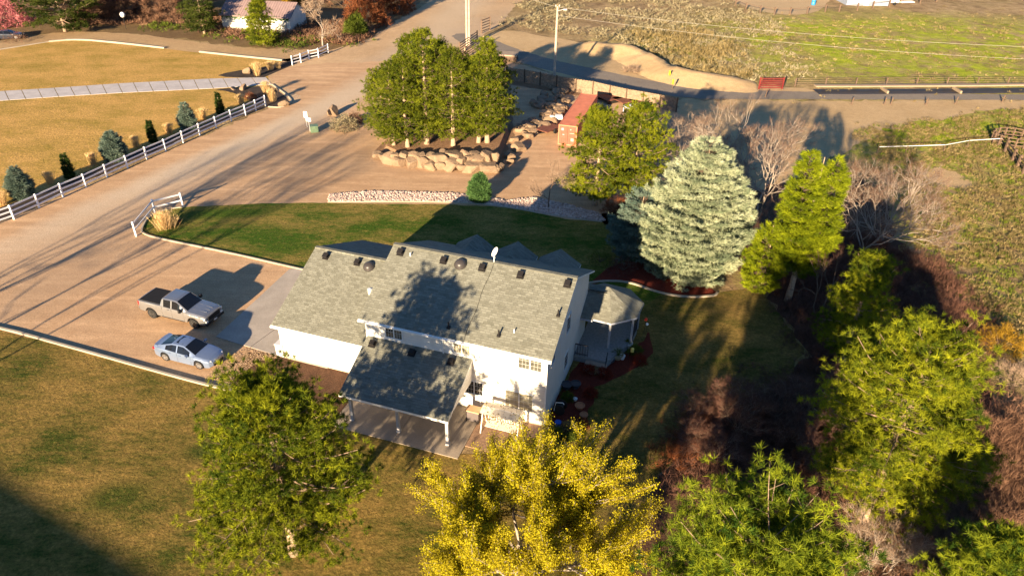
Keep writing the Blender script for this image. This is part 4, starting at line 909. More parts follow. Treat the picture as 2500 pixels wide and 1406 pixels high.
# scattered small stuff, each one mesh
def inside(P, x, y):
    c = np.zeros(len(x), bool); n = len(P)
    for i in range(n):
        a, b = P[i], P[(i+1) % n]; m = ((a[1] > y) != (b[1] > y)); xx = (b[0]-a[0])*(y-a[1])/((b[1]-a[1]) or 1e-9)+a[0]; c ^= m & (x < xx)
    return c
def scatter(px, n, rg):
    P = [at(*q)[:2] for q in px]; A = np.array(P); lo, hi = A.min(0), A.max(0); out = []
    tot = 0
    while tot < n:
        q = rg.uniform(lo, hi, (n*2, 2)); q = q[inside(P, q[:, 0], q[:, 1])]; out.append(q); tot += len(q)
        if len(q) == 0: break
    q = np.concatenate(out)[:n]; return np.column_stack([q, np.zeros(len(q))])
HOLE = [at(*q) for q in [(2225, 412), (2290, 400), (2360, 420), (2392, 458), (2330, 470), (2262, 444)]]
def tufts(name, px, n, R, H, bl, mat, seed, label, clump=0, jit=.8):
    rg = np.random.default_rng(seed); c = scatter(px, n, rg); c = c[~inside(HOLE, c[:, 0], c[:, 1])]; c[:, :2] += rg.normal(size=(len(c), 2))*jit
    if clump:
        w = np.array([mnoise.noise(Vector((p[0]*clump, p[1]*clump, seed))) for p in c]); c = c[w > -.12+.2*rg.normal(size=len(c))]
    k = 7; cc = np.repeat(c, k, 0); s_ = np.repeat(rg.uniform(.5, 1.3, len(c)), k)[:, None]; d = unit(rg.normal(size=cc.shape)); d[:, 2] = np.abs(d[:, 2])
    cc = cc+d*np.array([R, R, H])*s_*.8; v, f, t = blades(cc, d+np.array([0, 0, .5]), bl[2], bl[0], bl[1], .9, .02, rg, np.repeat(rg.uniform(0, 1, len(c)), k))
    o = np_mesh(name, v, f, mat, tint=t); return tag(o, label, kind='stuff')
hill = [(1230, 60), (1290, 0), (1320, -60), (1700, -60), (1790, 10), (1900, 50), (1930, 120), (1980, 200), (1700, 195), (1560, 130), (1440, 95)]
tufts('sagebrush', hill, 5200, .55, .5, (.42, .12, 4), SAGE, 200, 'grey-olive sagebrush covering the hillside above the lane', .11, 1.2)
tufts('dry_brush', [(1540, 80), (1700, 70), (1800, 120), (1830, 190), (1720, 190), (1600, 140)], 900, .6, .7, (.6, .12, 5), TUFT, 201, 'straw-coloured dry brush on the bank above the lane', .14)
tufts('field_tufts', [(1700, 50), (2560, 40), (2560, 225), (1980, 205)], 1500, .28, .18, (.3, .1, 3), TUFT, 202, 'pale dry tufts in the bright green pasture', .1, 5)
tufts('field_grass', [(2080, 320), (2560, 262), (2640, 1000), (2420, 800), (2260, 640), (2200, 450)], 5500, .3, .2, (.3, .07, 4), TUFT, 203, 'dry tufts in the field at the right', .35)
tufts('field_grass', [(2080, 320), (2560, 262), (2640, 1000), (2420, 800), (2260, 640), (2200, 450)], 2600, .3, .14, (.26, .07, 4), TUFTG, 204, 'green weeds in the field at the right', .3)
tufts('undergrowth', [(150, 60), (420, 60), (620, 100), (860, 112), (900, 92), (840, 60), (500, 40), (200, 20)], 1500, .8, .6, (.7, .16, 4), TWIGF, 205, 'brown undergrowth along the foot of the thicket')
tufts('undergrowth', [(330, 78), (460, 84), (620, 108), (700, 120), (850, 118), (905, 96), (720, 92), (480, 66), (380, 60)], 420, .7, .6, (.5, .15, 5), SHRUBG, 206, 'low green shrubs below the outbuilding', .12)
th = [(1660, 1060), (1700, 980), (1830, 930), (1960, 900), (2080, 960), (2090, 1150), (2110, 1240), (1960, 1180), (1800, 1160), (1680, 1170), (1600, 1230)]
tufts('bare_thicket', th, 700, .45, .45, (.5, .035, 6), TWIGD, 207, 'dark reddish bare thicket between the yellow tree and the right pines', .0)
tufts('bare_thicket', [(2080, 1100), (2200, 1200), (2500, 1000), (2560, 1500), (1900, 1500), (2100, 1300)], 2200, .5, .6, (.6, .035, 7), TWIGF, 208, 'brown undergrowth between the right-hand pines')
tufts('bare_thicket', [(1880, 640), (2050, 560), (2280, 640), (2400, 800), (2400, 1000), (2050, 1000), (1950, 850)], 2400, .6, .5, (.6, .035, 7), TWIGD, 209, 'shaded brown brush at the wood edge')
tufts('orange_underbrush', [(2040, 1010), (2090, 1000), (2100, 1120), (1990, 1140)], 220, .3, .6, (.5, .03, 7), RUST, 210, 'rust-orange twigs at the right end of the thicket')
tufts('orange_underbrush', [(1640, 1090), (1720, 1030), (1740, 1040), (1660, 1130)], 120, .3, .5, (.45, .03, 7), RUST, 211, 'rust twigs at the left end of the thicket')
# lawn grass blades (nobody could count them)
def lawn_blades(name, px, n, mat, seed, label, L=.07, w=.02):
    rg = np.random.default_rng(seed); c = scatter(px, n, rg); c[:, 2] = .01
    v, f, t = blades(c, np.tile(np.array([[.0, 0., 1.]]), (len(c), 1)), 1, L, w, .9, 0, rg); return tag(np_mesh(name, v, f, mat, tint=t), label, kind='stuff')
GB = foliage('lawn blades brown', (.16, .10, .03), (.40, .27, .09), .3); GG = foliage('lawn blades green', (.035, .055, .006), (.12, .15, .02), .3)
fl_ = [(360, 568), (350, 540), (400, 515), (640, 500), (1100, 503), (1400, 545), (1560, 620), (1400, 720), (1000, 640), (760, 655), (560, 614)]
bl_ = [(-40, 800), (250, 878), (513, 950), (840, 1040), (1100, 1112), (1330, 1060), (1330, 1430), (-60, 1430)]
sl_ = [(1440, 1000), (1580, 880), (1600, 720), (1760, 720), (1890, 770), (1940, 850), (1680, 1040), (1590, 1200), (1560, 1420), (1200, 1420), (1300, 1100)]

lawn_blades('front_lawn_grass', fl_, 60000, GG, 401, 'short grass of the front lawn', .06, .022)
lawn_blades('back_lawn_grass', bl_, 120000, GB, 402, 'short dormant grass of the back lawn', .06, .018)
lawn_blades('side_lawn_grass', sl_, 60000, GB, 403, 'short grass of the side lawn', .06, .02)

sb = bare_tree('bare_shrub', 'bare dark reddish shrub in the thicket between the yellow tree and the right-hand pines', at(1800, 1050), 2.3, 601, TWIGD, BARKB, .5, 4, stems=9, wide=.7, tw=(.4, .02, 4), r0=.035, cat='shrub', group='bare shrubs of the thicket')
for i, p in enumerate(scatter(th, 24, np.random.default_rng(31))[:16]):
    c = copy_tree(sb); c.location = tuple(p); c.rotation_euler = (0, 0, i*1.7); k = .75+.5*((i*37) % 10)/10; c.scale = (k, k, k*.6)
# ------------------------------------------------------------------ fences, poles, rocks, small things
def vinyl_fence(bases, label, H=1.42, rails=3, loose=None):
    P = [at(*b) for b in bases]; root = empty('vinyl_fence', P[0], 0, label, 'fence', 'white vinyl fences'); O = P[0]
    for p in P:
        q = p-O; mb = MB(); w = .065; mb.box(q[0]-w, q[0]+w, q[1]-w, q[1]+w, 0, H-.03); mb.box(q[0]-w-.02, q[0]+w+.02, q[1]-w-.02, q[1]+w+.02, H-.03, H); mb.quad((q[0]-w, q[1]-w, H), (q[0]+w, q[1]-w, H), (q[0], q[1], H+.06)); mb.quad((q[0]+w, q[1]-w, H), (q[0]+w, q[1]+w, H), (q[0], q[1], H+.06)); mb.quad((q[0]+w, q[1]+w, H), (q[0]-w, q[1]+w, H), (q[0], q[1], H+.06)); mb.quad((q[0]-w, q[1]+w, H), (q[0]-w, q[1]-w, H), (q[0], q[1], H+.06))
        mb.build('post', VINYL, root)
    zs = [H*.9, H*.58, H*.27][:rails] if rails == 3 else [H*.88, H*.45]
    for a, b in zip(P[:-1], P[1:]):
        a = a-O; b = b-O; d = unit(b-a)*.067
        mb = MB()
        for z in zs: mb.bar(a+d+[0, 0, z], b-d+[0, 0, z], .05, .14)
        mb.build('rails', VINYL, root)
    return root
fb = [(97, 932), (268, 855), (430, 780), (585, 715), (728, 648), (867, 586), (998, 526), (1125, 472), (1245, 414), (1357, 362), (1467, 314), (1570, 268), (1666, 229), (1737, 197), (1803, 166)]
F = [(x/2.778, 200+y/2.778) for x, y in fb]; F = [(-165, 594), (-103, 573), (-34, 563)][:0]+[(-100, 583), (-32, 559)]+F
vinyl_fence(F, 'long white three-rail fence between the dormant lawn and the gravel drive')
vinyl_fence([(714, 160), (735, 154), (755, 146), (778, 141), (802, 130)], 'short white three-rail fence at the far end of the dormant lawn')
vinyl_fence([(333, 577), (329, 556)][:1]+[(329, 548), (379, 521)][1:]+[(447, 504)], 'white two-rail corner fence at the front lawn tip', rails=2)
# low white post fallen piece
root = empty('board_fence', at(1232, 175), 0, 'weathered brown board privacy fence running past the red container', 'fence'); O = at(1232, 175)
BOARD = simple('weathered cedar boards', (.25, .175, .12), .85, .3, 4, bump=.01, bs=6); BOARDD = simple('dark fence post', (.09, .06, .04), .9)
BT = [(1236, 196), (1280, 202), (1318, 209), (1358, 218), (1405, 226), (1446, 232), (1487, 242), (1527, 251), (1568, 258), (1609, 266), (1650, 274)]
BP = [at(*q) for q in BT]
for i, (a, b) in enumerate(zip(BP[:-1], BP[1:])):
    mb = MB(); n = 18; d = unit(b-a)
    for k in range(n):
        p = a+(b-a)*(k+.02)/n-O; q = a+(b-a)*(k+.96)/n-O; hh = 1.8+.03*math.sin(k*2.1+i); mb.bar(p+[0, 0, hh/2+.05], q+[0, 0, hh/2+.05], .02, hh)
    mb.build('board_panel', BOARD, root)
    mb = MB(); s_ = np.array([d[1], -d[0], 0])*.04
    for z in (.45, 1.05, 1.65): mb.bar(a-O+s_+[0, 0, z], b-O+s_+[0, 0, z], .04, .09)
    mb.build('fence_rail', BOARD, root)
for p in BP: q = p-O; MB().box(q[0]-.07, q[0]+.07, q[1]-.13, q[1]+.0, 0, 1.95).build('post', BOARDD, root)
# shipping container
ca, cb = at(1361.5, 352.9), at(1405.9, 356.1); w_ = np.linalg.norm(cb-ca); sc_ = w_/2.44
ff = at(1421.9, 223.3, 2.35)-at(1364.3, 304.9, 2.35); ux = unit(cb-ca); ff = at(1421.9, 223.3, 2.42)-at(1364.3, 304.9, 2.42); rz = math.atan2(ff[1], ff[0])-math.pi/2
cont = empty('shipping_container', ca, rz, 'red steel shipping container beside the board fence', 'container'); wy = 2.2; Lc = 12.3; Hc = 2.42
REDC = simple('faded red container paint', (.58, .20, .12), .75, .12, 1.2, spec=.1); REDD = simple('container door paint', (.34, .085, .055), .6, .15, 2)
mb = MB(); n = 44; dd = .045
def corr(side):
    pts = []
    for i in range(n):
        y0 = .15+(Lc-.3)*i/n; s_ = (Lc-.3)/n
        pts += [(y0, 0), (y0+s_*.35, 0), (y0+s_*.5, dd), (y0+s_*.85, dd)]
    pts.append((Lc-.15, 0)); return pts
for x, sgn in ((0, 1), (wy, -1)):
    pts = corr(sgn)
    for (y0, a), (y1, b) in zip(pts[:-1], pts[1:]):
        q = [(x+sgn*(a+.02), y0, .15), (x+sgn*(b+.02), y1, .15), (x+sgn*(b+.02), y1, Hc-.1), (x+sgn*(a+.02), y0, Hc-.1)]; mb.quad(*(q if sgn < 0 else q[::-1]))
pts = [(.1+(Lc-.2)*i/60, .02*(i % 2)) for i in range(61)]
for (y0, a), (y1, b) in zip(pts[:-1], pts[1:]): mb.quad((.1, y0, Hc-.03+a*.6), (wy-.1, y0, Hc-.03+a*.6), (wy-.1, y1, Hc-.03+b*.6), (.1, y1, Hc-.03+b*.6))
mb.quad((wy, Lc-.05, .1), (0, Lc-.05, .1), (0, Lc-.05, Hc-.05), (wy, Lc-.05, Hc-.05)); mb.build('shell', REDC, cont)
mb = MB()
for x in (0, wy-.12):
    for y in (0, Lc-.12): mb.box(x, x+.12, y, y+.12, 0, Hc)
    mb.box(x, x+.12, .12, Lc-.12, 0, .15); mb.box(x, x+.12, .12, Lc-.12, Hc-.1, Hc)
for y in (0, Lc-.12): mb.box(.12, wy-.12, y, y+.12, 0, .15); mb.box(.12, wy-.12, y, y+.12, Hc-.12, Hc)
mb.build('frame', REDC, cont)
for x0, x1 in ((.13, wy/2-.015), (wy/2+.015, wy-.13)):
    d = MB().box(x0, x1, .03, .08, .16, Hc-.13).build('container_door', REDD, cont); mb = MB()
    for x in (x0+.25*(x1-x0), x0+.78*(x1-x0)): mb.tube([(x, -.005, .15), (x, -.005, Hc-.13)], .02, 6)
    mb.box(x0+.2, x1-.2, -.02, .01, .95, 1.0); mb.build('lock_bar', simple('pale red lock bar', (.36, .14, .10), .5), d)
mb = MB(); mb.box(.3, .62, .022, .029, 1.75, 2.05); mb.box(.5, .72, .022, .029, 1.2, 1.32); mb.build('door_marking', simple('faded pink marking', (.42, .26, .30), .6), cont)
mb = MB(); mb.box(1.5, 1.86, .022, .029, .55, .9); mb.box(1.35, 1.5, .022, .029, 1.85, 2.0); mb.box(1.3, 1.95, .022, .029, 1.45, 1.52); mb.build('door_marking', simple('off white marking', (.42, .32, .27), .6), cont)
# trailer left of the container
tr = empty('utility_trailer', at(1338, 322), .9, 'small rusty flatbed trailer beside the container door', 'trailer')
RUSTY = simple('rusty deck', (.16, .06, .04), .85, .3, 3)
MB().box(-1.4, 1.4, -.9, .9, .45, .55).build('bed', RUSTY, tr); mb = MB(); mb.bar((-1.4, -.5, .42), (-2.5, 0, .4), .08, .08); mb.bar((-1.4, .5, .42), (-2.5, 0, .4), .08, .08); mb.build('drawbar', BLACK, tr)
for y in (-1.02, 1.02): MB().lathe([(.15, -.1), (.3, -.1), (.3, .1), (.15, .1)], 16, (.1, y, .3), axis='y').build('wheel', TYRE, tr)
t2 = empty('plastic_drum', at(1347, 300, .0), 0, 'white plastic tank and drum behind the rusty trailer', 'tank'); mb = MB(); mb.lathe([(.35, 0), (.42, .1), (.42, .75), (.3, .9), (.1, .95)], 16); mb.box(.4, 1.3, -.2, .5, .5, .95); mb.build('tank', simple('white plastic', (.75, .74, .7), .4), t2)
# pallets and frames behind the container
for i, (b, lb, rz_) in enumerate([((1492, 246), 'dark flat trailer deck behind the container, nearest it', .55), ((1530, 252), 'dark flat deck behind the container, middle one', .5), ((1570, 256), 'dark flat deck behind the bright pine top', .5)]):
    t = empty('flat_deck', at(*b), rz_, lb, 'flatbed deck', 'flat decks behind the container'); MB().box(-1.6, 1.6, -1.3, 1.3, .5, .6).build('deck', RUSTY, t); MB().box(-1.4, 1.4, -1.15, -1.05, 0, .5).box(-1.4, 1.4, 1.05, 1.15, 0, .5).build('base', BLACK, t)
t = empty('metal_frame', at(1550, 275), .5, 'pale blue metal frame lying behind the bright pine', 'metal frame'); mb = MB()
for y in (-.9, 0, .9): mb.bar((-1.3, y, .8), (1.3, y, .8), .07, .07)
for x in (-1.3, -.4, .5, 1.3): mb.bar((x, -.9, .8), (x, .9, .8), .07, .07)
for x in (-1.25, 1.25):
    for y in (-.85, .85): mb.bar((x, y, 0), (x, y, .8), .07, .07)
mb.build('frame', simple('pale blue metal', (.55, .62, .75), .4), t)
# power poles
WOODP = simple('weathered pole wood', (.42, .34, .27), .85, .2, 3)
def pole(base, H, label, lamp=False, lean=(0, 0), arm=False):
    r = empty('power_pole', at(*base), 0, label, 'power pole', 'wooden power poles'); tp = (lean[0]*H, lean[1]*H, H)
    MB().tube([(0, 0, 0), (tp[0]/2, tp[1]/2, H/2), tp], [.2, .17, .13], 10).build('pole', WOODP, r)
    if lamp: MB().tube([(tp[0], tp[1], H-.6), (tp[0]+.9, tp[1]-.2, H-.35)], .035, 6).box(tp[0]+.8, tp[0]+1.3, tp[1]-.35, tp[1]-.05, H-.45, H-.3).build('lamp_arm', STEEL, r)
    if arm: MB().box(tp[0]-1.2, tp[0]+1.2, tp[1]-.18, tp[1]-.08, H-.7, H-.58).build('crossarm', WOODP, r)
    mb = MB()
    for x in (-.25, .25): mb.lathe([(.05, 0), (.08, .06), (.05, .12), (.07, .18), (.03, .22)], 8, (tp[0]+x, tp[1], H-.02))
    mb.build('insulator', simple('porcelain insulator', (.6, .6, .58), .3), r); return r
pole((1140, 112), 12.5, 'thick pale power pole at the road junction, left one of the pair', arm=True)
pole((1146, 113), 11.8, 'brown power pole leaning close behind its pale twin', lean=(.004, 0))
pole((1353, 195), 10.2, 'single power pole with a small lamp behind the board fence', lamp=True)
def wire(a, b, sag, label):
    a = np.array(a); b = np.array(b); pts = [a+(b-a)*t-np.array([0, 0, sag*4*t*(1-t)]) for t in np.linspace(0, 1, 25)]
    tag(MB().tube(pts, .016, 4).build('power_line', simple('grey wire', (.36, .34, .30), .5)), label, 'power line', 'power lines')
p3 = at(1353, 195)+[0, 0, 10.1]; p1 = at(1140, 112)+[0, 0, 12.4]; pr_ = at(2760, 330)+[0, 0, 10.]
for k, lb in enumerate(('upper overhead wire crossing the pasture', 'lower overhead wire crossing the pasture')): wire(p3-[0, 0, k*1.1], at(2900, 125, 10)-[0, 0, k*1.6], 1.2, lb)
wire(p1, p3, .7, 'overhead wire between the twin poles and the single pole')
# rocks ----------------------------------------------------------
import bmesh
ROCKM = []
def rock_mesh(seed, sub=3, flat=.75):
    bm = bmesh.new(); bmesh.ops.create_icosphere(bm, subdivisions=sub, radius=1); rg = np.random.default_rng(seed)
    ax = np.array([[1, 0, 0], [-1, 0, 0], [0, 1, 0], [0, -1, 0], [0, 0, 1], [0, 0, -1.]]); pl = unit(np.concatenate([ax+rg.normal(size=(6, 3))*.22, rg.normal(size=(6, 3))])); off = np.concatenate([rg.uniform(.55, .7, 6), rg.uniform(.66, .86, 6)])
    for v in bm.verts:
        p = np.array(v.co)
        for a, o in zip(pl, off):
            e = p@a-o
            if e > 0: p = p-a*e*.98
        p = p*(1+.07*mnoise.noise(Vector(p*2.2)+Vector((seed, 0, 0)))+.03*mnoise.noise(Vector(p*6)))
        v.co = p*[1, 1, flat]
    me = bpy.data.meshes.new('boulder'); bm.to_mesh(me); bm.free(); me.materials.append(ROCK)
    return me
def m_rock():
    m = N('tan granite'); a = m.noise(1.6, 6, .65); c = m.mix(m.ramp(a, .3, .7), (.17, .12, .08), (.33, .235, .155)); c = m.mix(m.ramp(m.noise(6, 4, .7), .55, .75, 0, .5), c, (.15, .11, .08))
    oi = m.n('ShaderNodeObjectInfo'); c = m.mix(m.math('MULTIPLY', oi.outputs['Random'], .5), c, (.22, .15, .10)); m.base(c); m.rough(.9, .2); m.bump(m.noise(4, 6, .7), .8, .12); return m.mat
ROCK = m_rock(); RM = [rock_mesh(i+3) for i in range(7)]
def boulder(loc, s, label, group, i, rz=0, cat='boulder', name='boulder', rx=0):
    o = bpy.data.objects.new(name, RM[i % 7]); COL.objects.link(o); o.location = tuple(loc); o.scale = tuple(s); o.rotation_euler = (rx, rx*.6, rz); return tag(o, label, cat, group)
Zb = lambda x, y: (750+x/3.125, 300+y/3.125)
low = [(640, 268, 42, 40), (715, 282, 40, 38), (808, 290, 52, 34), (890, 295, 40, 42), (950, 305, 48, 32), (1020, 318, 34, 28), (1105, 302, 54, 44), (1180, 335, 36, 20), (1255, 322, 52, 40), (1378, 322, 72, 30), (1420, 345, 34, 14), (1475, 335, 24, 18), (590, 255, 34, 22), (535, 238, 32, 18)]
up = [(745, 243, 32, 20), (812, 240, 36, 20), (860, 252, 30, 30), (935, 250, 34, 20), (1015, 262, 50, 32), (1030, 228, 26, 22), (1122, 243, 54, 30), (1205, 235, 30, 28), (1240, 268, 30, 24), (1180, 285, 26, 24), (1275, 240, 34, 20), (1305, 270, 38, 30), (1378, 250, 42, 44), (1430, 250, 26, 46), (665, 248, 24, 16)]
for nm, L_s, zc in (('bottom', sorted(low), .38), ('upper', sorted(up), 1.0)):
    for i, (x, y, hw_, hh_) in enumerate(L_s):
        px_, py_ = Zb(x, y+hh_*.55); g = at(px_, py_, .3 if zc < .5 else .85); k = 80/1778*hw_/3.125*1.85
        boulder(g+[0, 0, .1], (k, k*.85, max(.6, hh_*80/1778/3.125*2.1)), f'sunlit tan boulder, {ORD[i]} from the left in the {nm} course of the rock wall', 'boulders of the sunlit rock wall', i+(3 if nm == 'upper' else 0), rz=i*1.3, rx=.15*math.sin(i*2))
mb = MB(); q = [at(925, 372, 0), at(990, 402, 0), at(1100, 412, 0), at(1220, 408, 0), at(1250, 330, 0), at(1235, 230, 0), at(1100, 190, 0), at(960, 300, 0)]
cen = sum(q)/8; q = [cen+(p-cen)*.95 for p in q]; inn = [cen+(p-cen)*.94 for p in q]
for i in range(8): j = (i+1) % 8; mb.quad(tuple(q[i]+[0, 0, .02]), tuple(q[j]+[0, 0, .02]), tuple(inn[j]+[0, 0, .5]), tuple(inn[i]+[0, 0, .5]))
mb.quad(*[tuple(p+[0, 0, .5]) for p in inn]); tag(mb.build('terrace', MG['redsoil']), kind='structure')
rg = np.random.default_rng(77); sh = scatter([(1235, 385), (1260, 330), (1290, 270), (1330, 215), (1400, 232), (1375, 275), (1310, 330), (1262, 385), (1240, 405)], 50, rg); sh = sh[np.argsort(-sh[:, 1])]
for i, p in enumerate(sh):
    s_ = rg.uniform(.45, 1.0); boulder(p+[0, 0, .25], (s_*1.15, s_, s_*rg.uniform(.7, 1.1)), 'grey-tan boulder in the shaded rock bank left of the red container', 'boulders of the shaded bank', i, rz=i*.7, rx=rg.uniform(-.4, .4))
for b, s_, lb in (((605, 180), (.8, .65, .8), 'round tan boulder above the end of the concrete path'), ((594, 219), (.8, .65, .6), 'pale boulder below the end of the concrete path'), ((694, 259), (.85, .7, .8), 'pointed tan boulder at the roadside by the fence end'), ((814, 281), (.95, .75, 1.15), 'pointed boulder behind the green utility box'), ((572, 219), (.8, .5, .25), 'low flat grey rock beside the concrete path')):
    boulder(at(*b)+[0, 0, s_[2]*.4], s_, lb, None, int(b[0]+2) % 7, rz=b[0]+1, rx=.5)
# river rock strip and other stones: one heap each
def stones(name, px, n, s0, s1, mat, seed, label):
    bm = bmesh.new(); bmesh.ops.create_icosphere(bm, subdivisions=1, radius=1); bm.verts.ensure_lookup_table(); V = np.array([v.co[:] for v in bm.verts]); Fc = np.array([[v.index for v in f.verts] for f in bm.faces]); bm.free()
    rg = np.random.default_rng(seed); c = scatter(px, n, rg); k = len(V); v = V[None]*(1+rg.normal(size=(n, k, 1))*.12); v = v*rg.uniform(s0, s1, (n, 1, 1))*np.array([1, 1, .7])*rg.uniform(.7, 1.3, (n, 1, 3)); v = v+c[:, None]+np.array([0, 0, .04])
    f = (Fc[None]+np.arange(n)[:, None, None]*k).reshape(-1, 3); return tag(np_mesh(name, v.reshape(-1, 3), f, mat, tint=np.repeat(rg.uniform(0, 1, n), k)), label, kind='stuff')
RR = foliage('pinkish river rock', (.34, .24, .20), (.66, .52, .45), 0)
s1 = [(801, 488), (806, 475), (900, 468), (1000, 469), (1100, 472), (1160, 478), (1240, 490), (1300, 482), (1380, 498), (1460, 520), (1480, 540), (1380, 530), (1250, 507), (1150, 495), (1000, 491), (805, 493)]
sheet('rock_bed', s1, Z[5], MG['gravel'], jag=.1)
stones('river_rocks', s1, 5200, .07, .15, RR, 301, 'pinkish river rocks in the strip along the front lawn edge')
stones('gravel_stones', [(600, 850), (690, 872), (640, 880), (560, 930), (500, 925), (540, 880)], 2600, .012, .032, foliage('tan gravel stones', (.34, .23, .14), (.58, .42, .28), 0), 302, 'coarse gravel between the sedan and the garage')
# utility box and signs
u = empty('utility_box', at(768, 322), .35, 'green utility box beside the white sign', 'utility box'); GRNB = simple('green utility paint', (.16, .24, .15), .5)
MB().box(-.45, .45, -.4, .4, 0, .72).build('cabinet', GRNB, u, bevel=.03); MB().box(-.49, .49, -.44, .44, .721, .80).build('lid', GRNB, u, bevel=.02)
for b, H, w, h, lb in (((757, 322), 1.7, .62, .42, 'small white sign on a post in front of the green utility box'), ((750, 312), 2.0, .45, .75, 'tall pale sign on thin posts behind the small white sign')):
    r = empty('road_sign', at(*b), -.15, lb, 'sign'); MB().tube([(0, .02, 0), (0, .02, H)], .03, 6).build('post', STEEL, r); MB().box(-w/2, w/2, -.025, -.012, H-h, H).build('sign_panel', simple('white sign face', (.82, .82, .78), .5), r)
# rail gates and timber
def rail_gate(name, a, b, H, n, mat, label, cat='gate', t=.08):
    A = at(*a); B = at(*b)-A; r = empty(name, A, 0, label, cat)
    for q in (np.zeros(3), B): MB().box(q[0]-.09, q[0]+.09, q[1]-.09, q[1]+.09, 0, H+.1).build('post', mat, r)
    mb = MB()
    for i in range(n): z = H*(i+.7)/n; mb.bar((0, 0, z), (B[0], B[1], z), t*.6, t*1.6)
    mb.build('rails', mat, r); return r
DW = simple('dark weathered timber', (.13, .085, .06), .9, .2); 
rail_gate('timber_rail_fence', (1176, 82), (1196, 74), 2.3, 5, DW, 'dark timber rail panel beside the dirt road junction', 'fence')
rail_gate('timber_rail_fence', (1122, 130), (1165, 100), 1.6, 4, DW, 'brown timber rails at the foot of the twin power poles', 'fence')
rail_gate('timber_rail_fence', (1135, 142), (1180, 112), 1.5, 4, simple('tan timber', (.34, .24, .16), .85), 'tan timber rails behind the terrace pine tops', 'fence')
rail_gate('red_gate', (1852, 218), (1909, 218), 1.6, 6, simple('red metal gate', (.16, .02, .018), .5), 'red metal tube gate on the lane shoulder')
w = empty('timber_platform', at(1232, 147), -.12, 'weathered timber platform with dark underside at the lane', 'platform')
MB().box(-2.1, 2.1, -1.2, 1.2, .9, 1.1).build('deck', simple('grey brown planks', (.30, .235, .18), .9), w); mb = MB()
for x in (-1.9, 0, 1.9):
    for y in (-1., 1.): mb.box(x-.08, x+.08, y-.08, y+.08, 0, .9)
mb.box(-2.0, 2.0, -1.1, -1.05, .2, .88); mb.build('legs', DW, w)
bush('brush_pile', 'pile of pale dead brush on the sandy shoulder', at(1541, 176), 1.6, .8, TWIGP, 320, 260, (.6, .06, 4), cat='brush pile')
MK = simple('yellow marker plastic', (.75, .50, .02), .5)
for b, lb in (((1633, 196), 'yellow utility marker post, the one nearer the hill'), ((1641, 218), 'yellow utility marker post at the lane edge')):
    r = empty('marker_post', at(*b), 0, lb, 'marker post'); MB().tube([(0, 0, 0), (0, 0, 1.0)], .06, 6).build('post', DW, r); MB().lathe([(.1, .7), (.13, .75), (.13, 1.35), (.05, 1.4)], 10).build('marker_sleeve', MK, r)
# pale trough (canal lip) along the lane at the right
def run(px, w, z0, z1, name, mat, label=None, cat=None, kind='structure'):
    P = [at(*q) for q in px]; mb = MB()
    for a, b in zip(P[:-1], P[1:]): d = unit(b-a)*.01; mb.bar(a-d+[0, 0, (z0+z1)/2], b+d+[0, 0, (z0+z1)/2], w, z1-z0)
    return tag(mb.build(name, mat), label, cat, kind=kind)
PALEC = simple('pale canal lip', (.28, .215, .15), .8)
run([(1988, 219), (2100, 219), (2250, 218), (2400, 217), (2700, 213)], .9, .45, .65, 'canal_wall', PALEC)
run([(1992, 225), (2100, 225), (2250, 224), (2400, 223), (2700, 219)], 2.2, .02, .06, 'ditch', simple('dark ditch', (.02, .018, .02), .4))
for i, x in enumerate((2158, 2335)): o = MB().box(-.12, .12, -1.2, 1.2, .06, .45).build('canal_wall', PALEC); o.location = tuple(at(x, 224)); tag(o, kind='structure')
def bank(name, px, w, h, mat):
    P = chaikin_open([at(*q) for q in px]); mb = MB(); n = len(P); K = 7
    for i, p in enumerate(P):
        d = P[min(i+1, n-1)]-P[max(i-1, 0)]; d = d/np.linalg.norm(d); s_ = np.array([-d[1], d[0], 0]); e = min(1, i/8, (n-1-i)/16)
        for k in range(K+1):
            u = k/K; q = p+s_*(u-.5)*w; z = h*e*(u/.72 if u < .72 else (1-u)/.28)*(1+.25*mnoise.noise(Vector((q[0]*.3, q[1]*.3, 0)))); mb.v.append((q[0]+mnoise.noise(Vector((q[0], 1, q[1])))*.5, q[1]+mnoise.noise(Vector((q[0], 5, q[1])))*.5, z-.02))
    for i in range(n-1):
        for k in range(K): a = i*(K+1)+k; mb.f.append((a, a+K+1, a+K+2, a+1)); mb.m.append(0)
    return tag(mb.build(name, mat, smooth=True), kind='structure')
def chaikin_open(P):
    for _ in range(3):
        Q = [P[0]]
        for i in range(len(P)-1): Q += [P[i]*.75+P[i+1]*.25, P[i]*.25+P[i+1]*.75]
        P = Q+[P[-1]]
    return P
bank('earth_bank', [(1400, 120), (1480, 128), (1540, 140), (1580, 160), (1610, 182), (1680, 200), (1780, 209), (1850, 213)], 7, 1.35, MG['sand'])
r = empty('wire_fence', at(1940, 212), 0, 'dark wire field fence on posts above the ditch', 'fence'); O = at(1940, 212); mb = MB(); P = [at(x, 212-(x-1940)*.006)-O for x in range(1940, 2700, 74)]
for p in P: MB().box(p[0]-.07, p[0]+.07, p[1]-.07, p[1]+.07, 0, 1.25).build('post', DW, r)
for a, b in zip(P[:-1], P[1:]):
    for z in (.3, .6, .9, 1.2): mb.bar(a+[0, 0, z], b+[0, 0, z], .03, .05)
mb.build('wire', DW, r)
